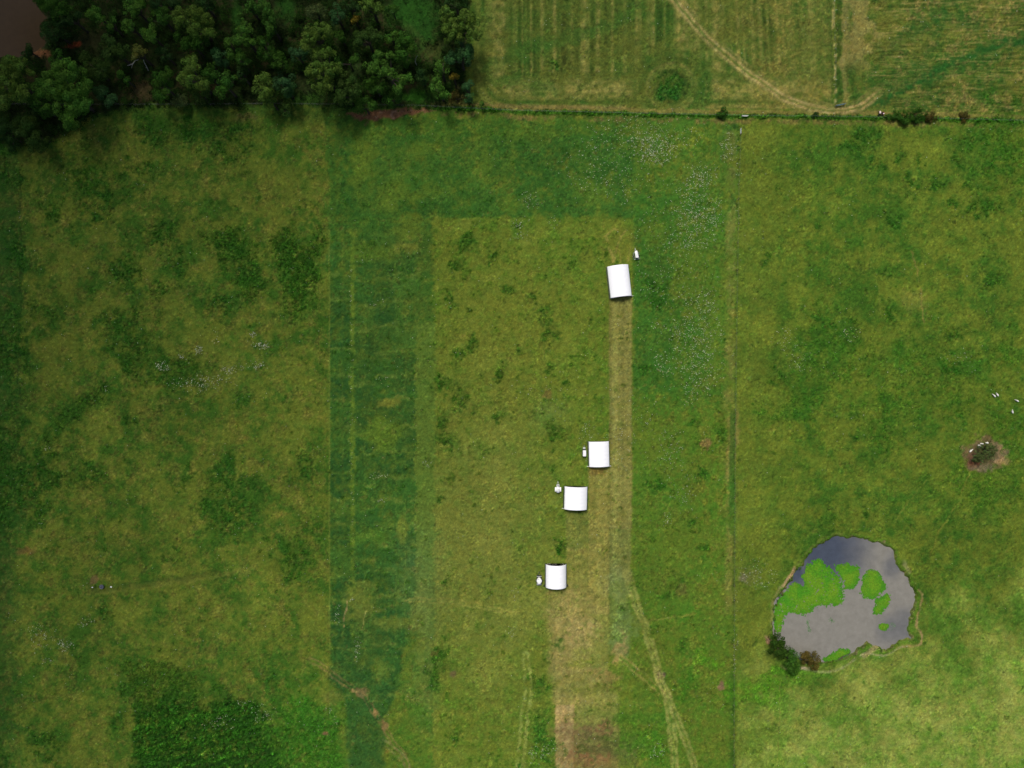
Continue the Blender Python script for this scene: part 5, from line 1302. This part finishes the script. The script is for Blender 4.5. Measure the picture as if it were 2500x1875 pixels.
# 3: tank with mudguards like wings
r = T("white tank trailer with broad mudguards like wings, west of the squarest shelter", 1362, 1194, 0, 1.08)
bm = bmesh.new(); cyl(bm, (0, -.05, .95), .52, 1.85, 'Y', 28); bmesh.ops.bevel(bm, geom=[e for e in bm.edges if e.calc_length() < .2], offset=.08, segments=2, affect='EDGES'); bm_obj("tank", bm, M_white, r, True)
bm = bmesh.new(); cyl(bm, (0, .1, 1.5), .17, .12, 'Z', 18); bm_obj("filler_cap", bm, M_pale, r)
for s in (-1, 1):
    bm = bmesh.new()
    for k in range(8):
        a0, a1 = math.pi * (.12 + .76 * k / 8), math.pi * (.12 + .76 * (k + 1) / 8)
        vs = [bm.verts.new(q) for q in ((s * .5, .74 * math.cos(a0), .62 + .28 * math.sin(a0)), (s * .98, .74 * math.cos(a0), .6 + .27 * math.sin(a0)), (s * .98, .74 * math.cos(a1), .6 + .27 * math.sin(a1)), (s * .5, .74 * math.cos(a1), .62 + .28 * math.sin(a1)))]
        bm.faces.new(vs)
    bmesh.ops.remove_doubles(bm, verts=bm.verts[:], dist=.001)
    bmesh.ops.solidify(bm, geom=bm.faces[:], thickness=.03)
    bm_obj("mudguard", bm, M_white, r)
    wheel(r, s * .78, 0, .38, .24)
bm = bmesh.new(); rbox(bm, (0, 1.2, .52), (.9, .7, .07), .02); rbox(bm, (-.38, 1.2, .62), (.14, .7, .1), .02); bm_obj("deck", bm, M_galv, r)
bm = bmesh.new(); rbox(bm, (0, 1.25, .72), (.42, .38, .36), .05); bm_obj("pump", bm, M_grey, r)
drawbar(r, 1.5, 2.3, .3, M_galv)
# 4: round tank
r = T("rounded white water tank trailer with a grey rear deck, beside the southernmost shelter", 1316, 1415, 0, 1.34)
bm = bmesh.new()
rings = []
for z, sc in ((.55, .86), (.7, 1.0), (1.25, 1.0), (1.42, .93), (1.52, .74), (1.57, .4)):
    ring = []
    for k in range(32):
        a = 2 * math.pi * k / 32
        w_ = .62 + .05 * math.cos(4 * a)
        ring.append(bm.verts.new((w_ * sc * 1.02 * math.cos(a), (.88 if math.sin(a) < 0 else .84) * sc * math.sin(a) * (1 - .08 * abs(math.cos(a))), z)))
    rings.append(ring)
for a, b in zip(rings[:-1], rings[1:]):
    for k in range(32): bm.faces.new((a[k], a[(k + 1) % 32], b[(k + 1) % 32], b[k]))
bm.faces.new(rings[0][::-1]); bm.faces.new(rings[-1])
bm_obj("tank", bm, M_white, r, True)
bm = bmesh.new(); rbox(bm, (-.12, .52, 1.53), (.4, .14, .08), .02, .15); bm_obj("lid", bm, M_grey, r)
bm = bmesh.new(); rbox(bm, (0, -1.0, .5), (1.15, .55, .06), .02); bm_obj("deck", bm, M_grey, r)
bm = bmesh.new(); rbox(bm, (0, 0, .42), (1.2, 2.5, .1), .02); bm_obj("chassis", bm, M_frame, r)
bm = bmesh.new()
for a, b in (((-.55, 1.05, .5), (-.55, 1.05, 1.1)), ((.55, 1.05, .5), (.55, 1.05, 1.1)), ((-.55, 1.05, 1.1), (.55, 1.05, 1.1))): bar(bm, a, b, .045, 6)
bm_obj("front_rail", bm, M_galv, r)
drawbar(r, 1.2, 2.0, .35, M_frame)
wheel(r, .74, -.1, .36); wheel(r, -.74, -.1, .36)

# ------------------------------------------------------------------ quad bike by the hedge
M_red = paint("dark_red_paint", (.16, .022, .018), .4, 0, .15, 5)
M_sack = paint("pinkish_white_sack", (.62, .50, .47), .7, 0, .1, 8)
r = empty("quad_bike", (*W(2149.5, 278), 0), math.radians(80)); tag(r, "dark red quad bike loaded with pinkish white sacks, on the grass beside dark shrubs", "quad bike")
bm = bmesh.new()
rbox(bm, (0, 0, .55), (.36, 1.5, .26), .08); rbox(bm, (0, .55, .76), (.95, .5, .1), .05); rbox(bm, (0, -.6, .74), (1.0, .5, .1), .05); rbox(bm, (0, .4, .85), (.34, .4, .18), .07)
bm_obj("body", bm, M_red, r)
bm = bmesh.new(); rbox(bm, (0, -.12, .9), (.32, .6, .12), .05); bm_obj("seat", bm, M_rub, r)
bm = bmesh.new(); bar(bm, (-.38, .32, 1.08), (.38, .32, 1.08), .025, 6); bar(bm, (0, .42, .8), (0, .32, 1.08), .03, 6); bm_obj("handlebar", bm, M_frame, r)
bm = bmesh.new()
for x in (-.3, 0, .3): bar(bm, (x, .45, .88), (x, .85, .88), .02, 5); bar(bm, (x, -.9, .88), (x, -.4, .88), .02, 5)
bm_obj("racks", bm, M_frame, r)
for s in (-1, 1):
    for y in (.58, -.62): wheel(r, s * .5, y, .3, .26)
def sack(label, loc, s, rot, par):
    bm = bmesh.new()
    bmesh.ops.create_uvsphere(bm, u_segments=20, v_segments=12, radius=1, matrix=Matrix.Diagonal((*s, 1)))
    for v in bm.verts:
        v.co.x = math.copysign(abs(v.co.x / s[0]) ** .6, v.co.x) * s[0]; v.co.y = math.copysign(abs(v.co.y / s[1]) ** .6, v.co.y) * s[1]
        v.co.z *= 1 + .1 * math.sin(v.co.x * 14) * math.cos(v.co.y * 11)
    o = bm_obj("sack", bm, M_sack, None, True)
    m = Matrix.Translation(par.location) @ Matrix.Rotation(par.rotation_euler.z, 4, 'Z')
    o.location = m @ Vector(loc); o.rotation_euler.z = par.rotation_euler.z + rot
    tag(o, label, "sack", "sacks on the quad bike")
sack("larger pinkish white sack on the front rack of the red quad bike", (.02, .62, 1.0), (.46, .30, .15), .2, r)
sack("smaller pinkish white sack on the rear rack of the red quad bike", (-.2, -.65, .98), (.2, .26, .13), .6, r)

# ------------------------------------------------------------------ trough and tubs in the west paddock
M_tro = paint("blue_grey_plastic", (.10, .11, .15), .5, 0, .1, 4)
mW, ntW, bW = new_mat("trough_water"); bW.inputs["Base Color"].default_value = (.07, .075, .10, 1); bW.inputs["Roughness"].default_value = .12
r = empty("water_trough", (*W(250, 1431.5), 0)); tag(r, "round dark blue-grey water trough between two small white tubs in the west paddock", "water trough")
bm = bmesh.new()
N_ = 40
secs = [(.62, 0), (.72, .55), (.74, .6), (.66, .6), (.64, .3), (.02, .3)]
R4 = [[bm.verts.new((q * math.cos(2 * math.pi * k / N_), q * math.sin(2 * math.pi * k / N_), z)) for k in range(N_)] for q, z in secs]
for a, b in zip(R4[:-1], R4[1:]):
    for k in range(N_): bm.faces.new((a[k], a[(k + 1) % N_], b[(k + 1) % N_], b[k]))
bm.faces.new(R4[0][::-1]); bm.faces.new(R4[-1])
bm_obj("tub", bm, M_tro, r, True)
bm = bmesh.new(); cyl(bm, (0, 0, .46), .652, .02, 'Z', 40); bm_obj("water", bm, mW, r)
bm = bmesh.new(); rbox(bm, (-.14, -.06, .54), (.34, .22, .16), .05); bm_obj("float_valve", bm, M_frame, r)
bm = bmesh.new(); rbox(bm, (-.17, .02, .64), (.22, .06, .03), .01); bm_obj("valve_lid", bm, M_galv, r)
for (x, y, rz, s, lab) in ((226.5, 1433.5, .15, (.5, .26), "smaller white feed tub, west of the round water trough"), (272, 1432.5, -.25, (.58, .38), "larger white feed tub, east of the round water trough")):
    r = empty("feed_tub", (*W(x, y), 0), rz); tag(r, lab, "feed tub", "white feed tubs by the trough")
    bm = bmesh.new()
    o4 = [(-1, -1), (1, -1), (1, 1), (-1, 1)]
    q = [[bm.verts.new((a * s[0] / 2 * k, b * s[1] / 2 * k, z)) for a, b in o4] for k, z in ((.8, 0), (1, .28), (.9, .28), (.78, .08))]
    for a, b in zip(q[:-1], q[1:]):
        for k in range(4): bm.faces.new((a[k], a[(k + 1) % 4], b[(k + 1) % 4], b[k]))
    bm.faces.new(q[0][::-1]); bm.faces.new(q[-1])
    bm_obj("tub", bm, M_white, r)
    bm = bmesh.new(); rbox(bm, (0, 0, .15), (s[0] * .74, s[1] * .74, .12), .03); bm_obj("salt_block", bm, M_white, r)

# ------------------------------------------------------------------ sheep
M_wool, nt, b = new_mat("wool")
n = nt.nodes.new("ShaderNodeTexNoise"); n.inputs["Scale"].default_value = 22; n.inputs["Detail"].default_value = 5
mr = nt.nodes.new("ShaderNodeMix"); mr.data_type = 'RGBA'; mr.inputs[6].default_value = (.62, .60, .52, 1); mr.inputs[7].default_value = (.82, .80, .74, 1)
nt.links.new(n.outputs["Fac"], mr.inputs[0]); nt.links.new(mr.outputs[2], b.inputs["Base Color"]); b.inputs["Roughness"].default_value = .95; b.inputs["Specular IOR Level"].default_value = .1
def sheep_mesh(name, joints, edges, sub=2):
    me = bpy.data.meshes.new(name)
    me.from_pydata([j[0] for j in joints], edges, [])
    o = bpy.data.objects.new(name, me); COL.objects.link(o)
    o.modifiers.new("skin", 'SKIN'); o.modifiers.new("sub", 'SUBSURF').levels = sub
    o.modifiers["sub"].render_levels = sub
    lay = me.skin_vertices[0] if me.skin_vertices else None
    if lay is None:
        bpy.context.view_layer.objects.active = o
        lay = me.skin_vertices[0]
    for i, j in enumerate(joints): lay.data[i].radius = j[1]
    lay.data[0].use_root = True
    bpy.context.view_layer.update()
    dg = bpy.context.evaluated_depsgraph_get()
    out = bpy.data.meshes.new_from_object(o.evaluated_get(dg)); out.name = name
    bpy.data.objects.remove(o)
    out.polygons.foreach_set("use_smooth", np.ones(len(out.polygons), bool))
    out.materials.clear(); out.materials.append(M_wool)
    return out
def quad_body(graze):
    hd_ = [((0, .66, .34), (.075, .09)), ((0, .80, .16), (.06, .07)), ((0, .88, .06), (.04, .045))] if graze else [((0, .62, .82), (.085, .10)), ((0, .76, .84), (.075, .085)), ((0, .90, .76), (.045, .05))]
    J = [((0, -.30, .60), (.23, .22)), ((0, 0, .60), (.26, .24)), ((0, .30, .62), (.22, .22)), ((0, .46, .60 if graze else .72), (.12, .14)), *hd_, ((0, -.52, .60), (.06, .06)), ((0, -.58, .40), (.03, .04))]
    E = [(0, 1), (1, 2), (2, 3), (3, 4), (4, 5), (5, 6), (0, 7), (7, 8)]
    for s in (-1, 1):
        b0 = len(J); J += [((s * .14, .30, .42), (.07, .08)), ((s * .14, .32, .22), (.04, .045)), ((s * .14, .30, .03), (.032, .036))]; E += [(2, b0), (b0, b0 + 1), (b0 + 1, b0 + 2)]
        b0 = len(J); J += [((s * .15, -.30, .42), (.08, .10)), ((s * .15, -.26, .30), (.055, .06)), ((s * .15, -.36, .18), (.036, .04)), ((s * .15, -.34, .03), (.032, .036))]; E += [(0, b0), (b0, b0 + 1), (b0 + 1, b0 + 2), (b0 + 2, b0 + 3)]
        b0 = len(J); J += [((s * .13, hd_[0][0][1] + .02, hd_[0][0][2] + .06), (.028, .02))]; E += [(4, b0)]
    return J, E
try:
    SHEEP = [sheep_mesh("sheep", *quad_body(True)), sheep_mesh("sheep", *quad_body(False))]
except Exception as ex:
    print("sheep", ex); raise
for i, (x, y, rz, k, lab) in enumerate(((2425.5, 966.5, 40, 0, "white sheep of the close pair on the grass, western one"), (2433, 964, 30, 0, "white sheep of the close pair on the grass, eastern one"), (2481, 978.5, 60, 0, "white sheep alone nearest the photo's right edge"), (2468.5, 1005.5, 20, 1, "white sheep alone on grass, south of the one nearest the right edge"),
                                        (2367.5, 1100.5, -40, 1, "largest-looking white sheep on the west rim of the bare soil ring"), (2390, 1090, -60, 0, "white sheep in the huddle north-west of the grey bush, lower one"), (2389, 1087, -80, 0, "white sheep in the huddle north-west of the grey bush, upper one"), (2395, 1083, 80, 1, "white sheep at the top of the bare ring, left of two"), (2407.5, 1081, 85, 1, "white sheep at the top of the bare ring, right of two"))):
    o = bpy.data.objects.new("sheep", SHEEP[k]); COL.objects.link(o)
    o.location = (*W(x, y), ground_z(x, y) * .5); o.rotation_euler.z = math.radians(rz); o.scale = (1.03,) * 3
    tag(o, lab, "sheep", "sheep in the east paddock")

# ------------------------------------------------------------------ small odds and ends
M_dead = paint("bleached_wood", (.42, .40, .36), .85, 0, .15, 8, .1)
def branch(label, pts, z, r0):
    bm = bmesh.new()
    P = [Vector((*WZ(x, y, z0), z0)) for (x, y), z0 in zip(pts, z)]
    for i, (a, b_) in enumerate(zip(P[:-1], P[1:])):
        tube(bm, a, b_, r0 * (1 - .2 * i), r0 * (1 - .2 * (i + 1)), 6)
    d = (P[1] - P[0])
    tube(bm, P[1], P[1] + Vector((d.y * .6, -d.x * .6, .4)), r0 * .5, r0 * .15, 5)
    o = bm_obj("dead_branch", bm, M_dead); tag(o, label, "dead branch", "bleached dead branches in the wood")
branch("bleached dead branch below the khaki half-bare tree, eastern one", [(362, 172), (358, 163), (353, 154), (350, 146)], (2, 5, 7, 8), .16)
branch("bleached dead branch below the khaki half-bare tree, western one", [(312, 160), (324, 156), (330, 148), (338, 146)], (3, 5, 6.5, 8), .16)
branch("curved pale dead trunk standing east of the finger-boughed tree", [(1018, 160), (1014, 152), (1015, 142), (1019, 136)], (1, 4, 7, 9), .16)
# pale fronds at the pond
r = empty("frond_plant", (*W(1950, 1600.5), -.1)); tag(r, "pale green plant with stiff fronds at the water's edge beside the reddish brown bush", "plant")
M_fr = paint("pale_frond", (.28, .38, .22), .6, 0, .15, 6)
bm = bmesh.new()
rs = random.Random(5)
for k in range(26):
    a = rs.uniform(0, 2 * math.pi); L = rs.uniform(.5, .95)
    d = Vector((math.cos(a), math.sin(a), 0)); nn = Vector((-d.y, d.x, 0)) * .055
    p = [Vector((0, 0, .1)), d * L * .55 + Vector((0, 0, .5)), d * L + Vector((0, 0, .35 + rs.uniform(-.1, .2)))]
    v = [bm.verts.new(q) for q in (p[0] - nn * .6, p[0] + nn * .6, p[1] + nn, p[1] - nn, p[2])]
    bm.faces.new((v[0], v[1], v[2], v[3])); bm.faces.new((v[3], v[2], v[4]))
bm_obj("fronds", bm, M_fr, r)
# fallen log on the south bank
bm = bmesh.new(); P0, P1 = W(2048, 1610), W(2076, 1596)
tube(bm, (*P0, -.2), (*P1, -.15), .18, .12, 8); tube(bm, (P0[0] + 1.4, P0[1] + .7, -.2), (P0[0] + 1.5, P0[1] + 1.9, .1), .08, .03, 6)
o = bm_obj("fallen_log", bm, paint("wet_log", (.05, .045, .035), .8, 0, .2, 6)); tag(o, "dark fallen log along the south shore behind the duckweed strip", "log")
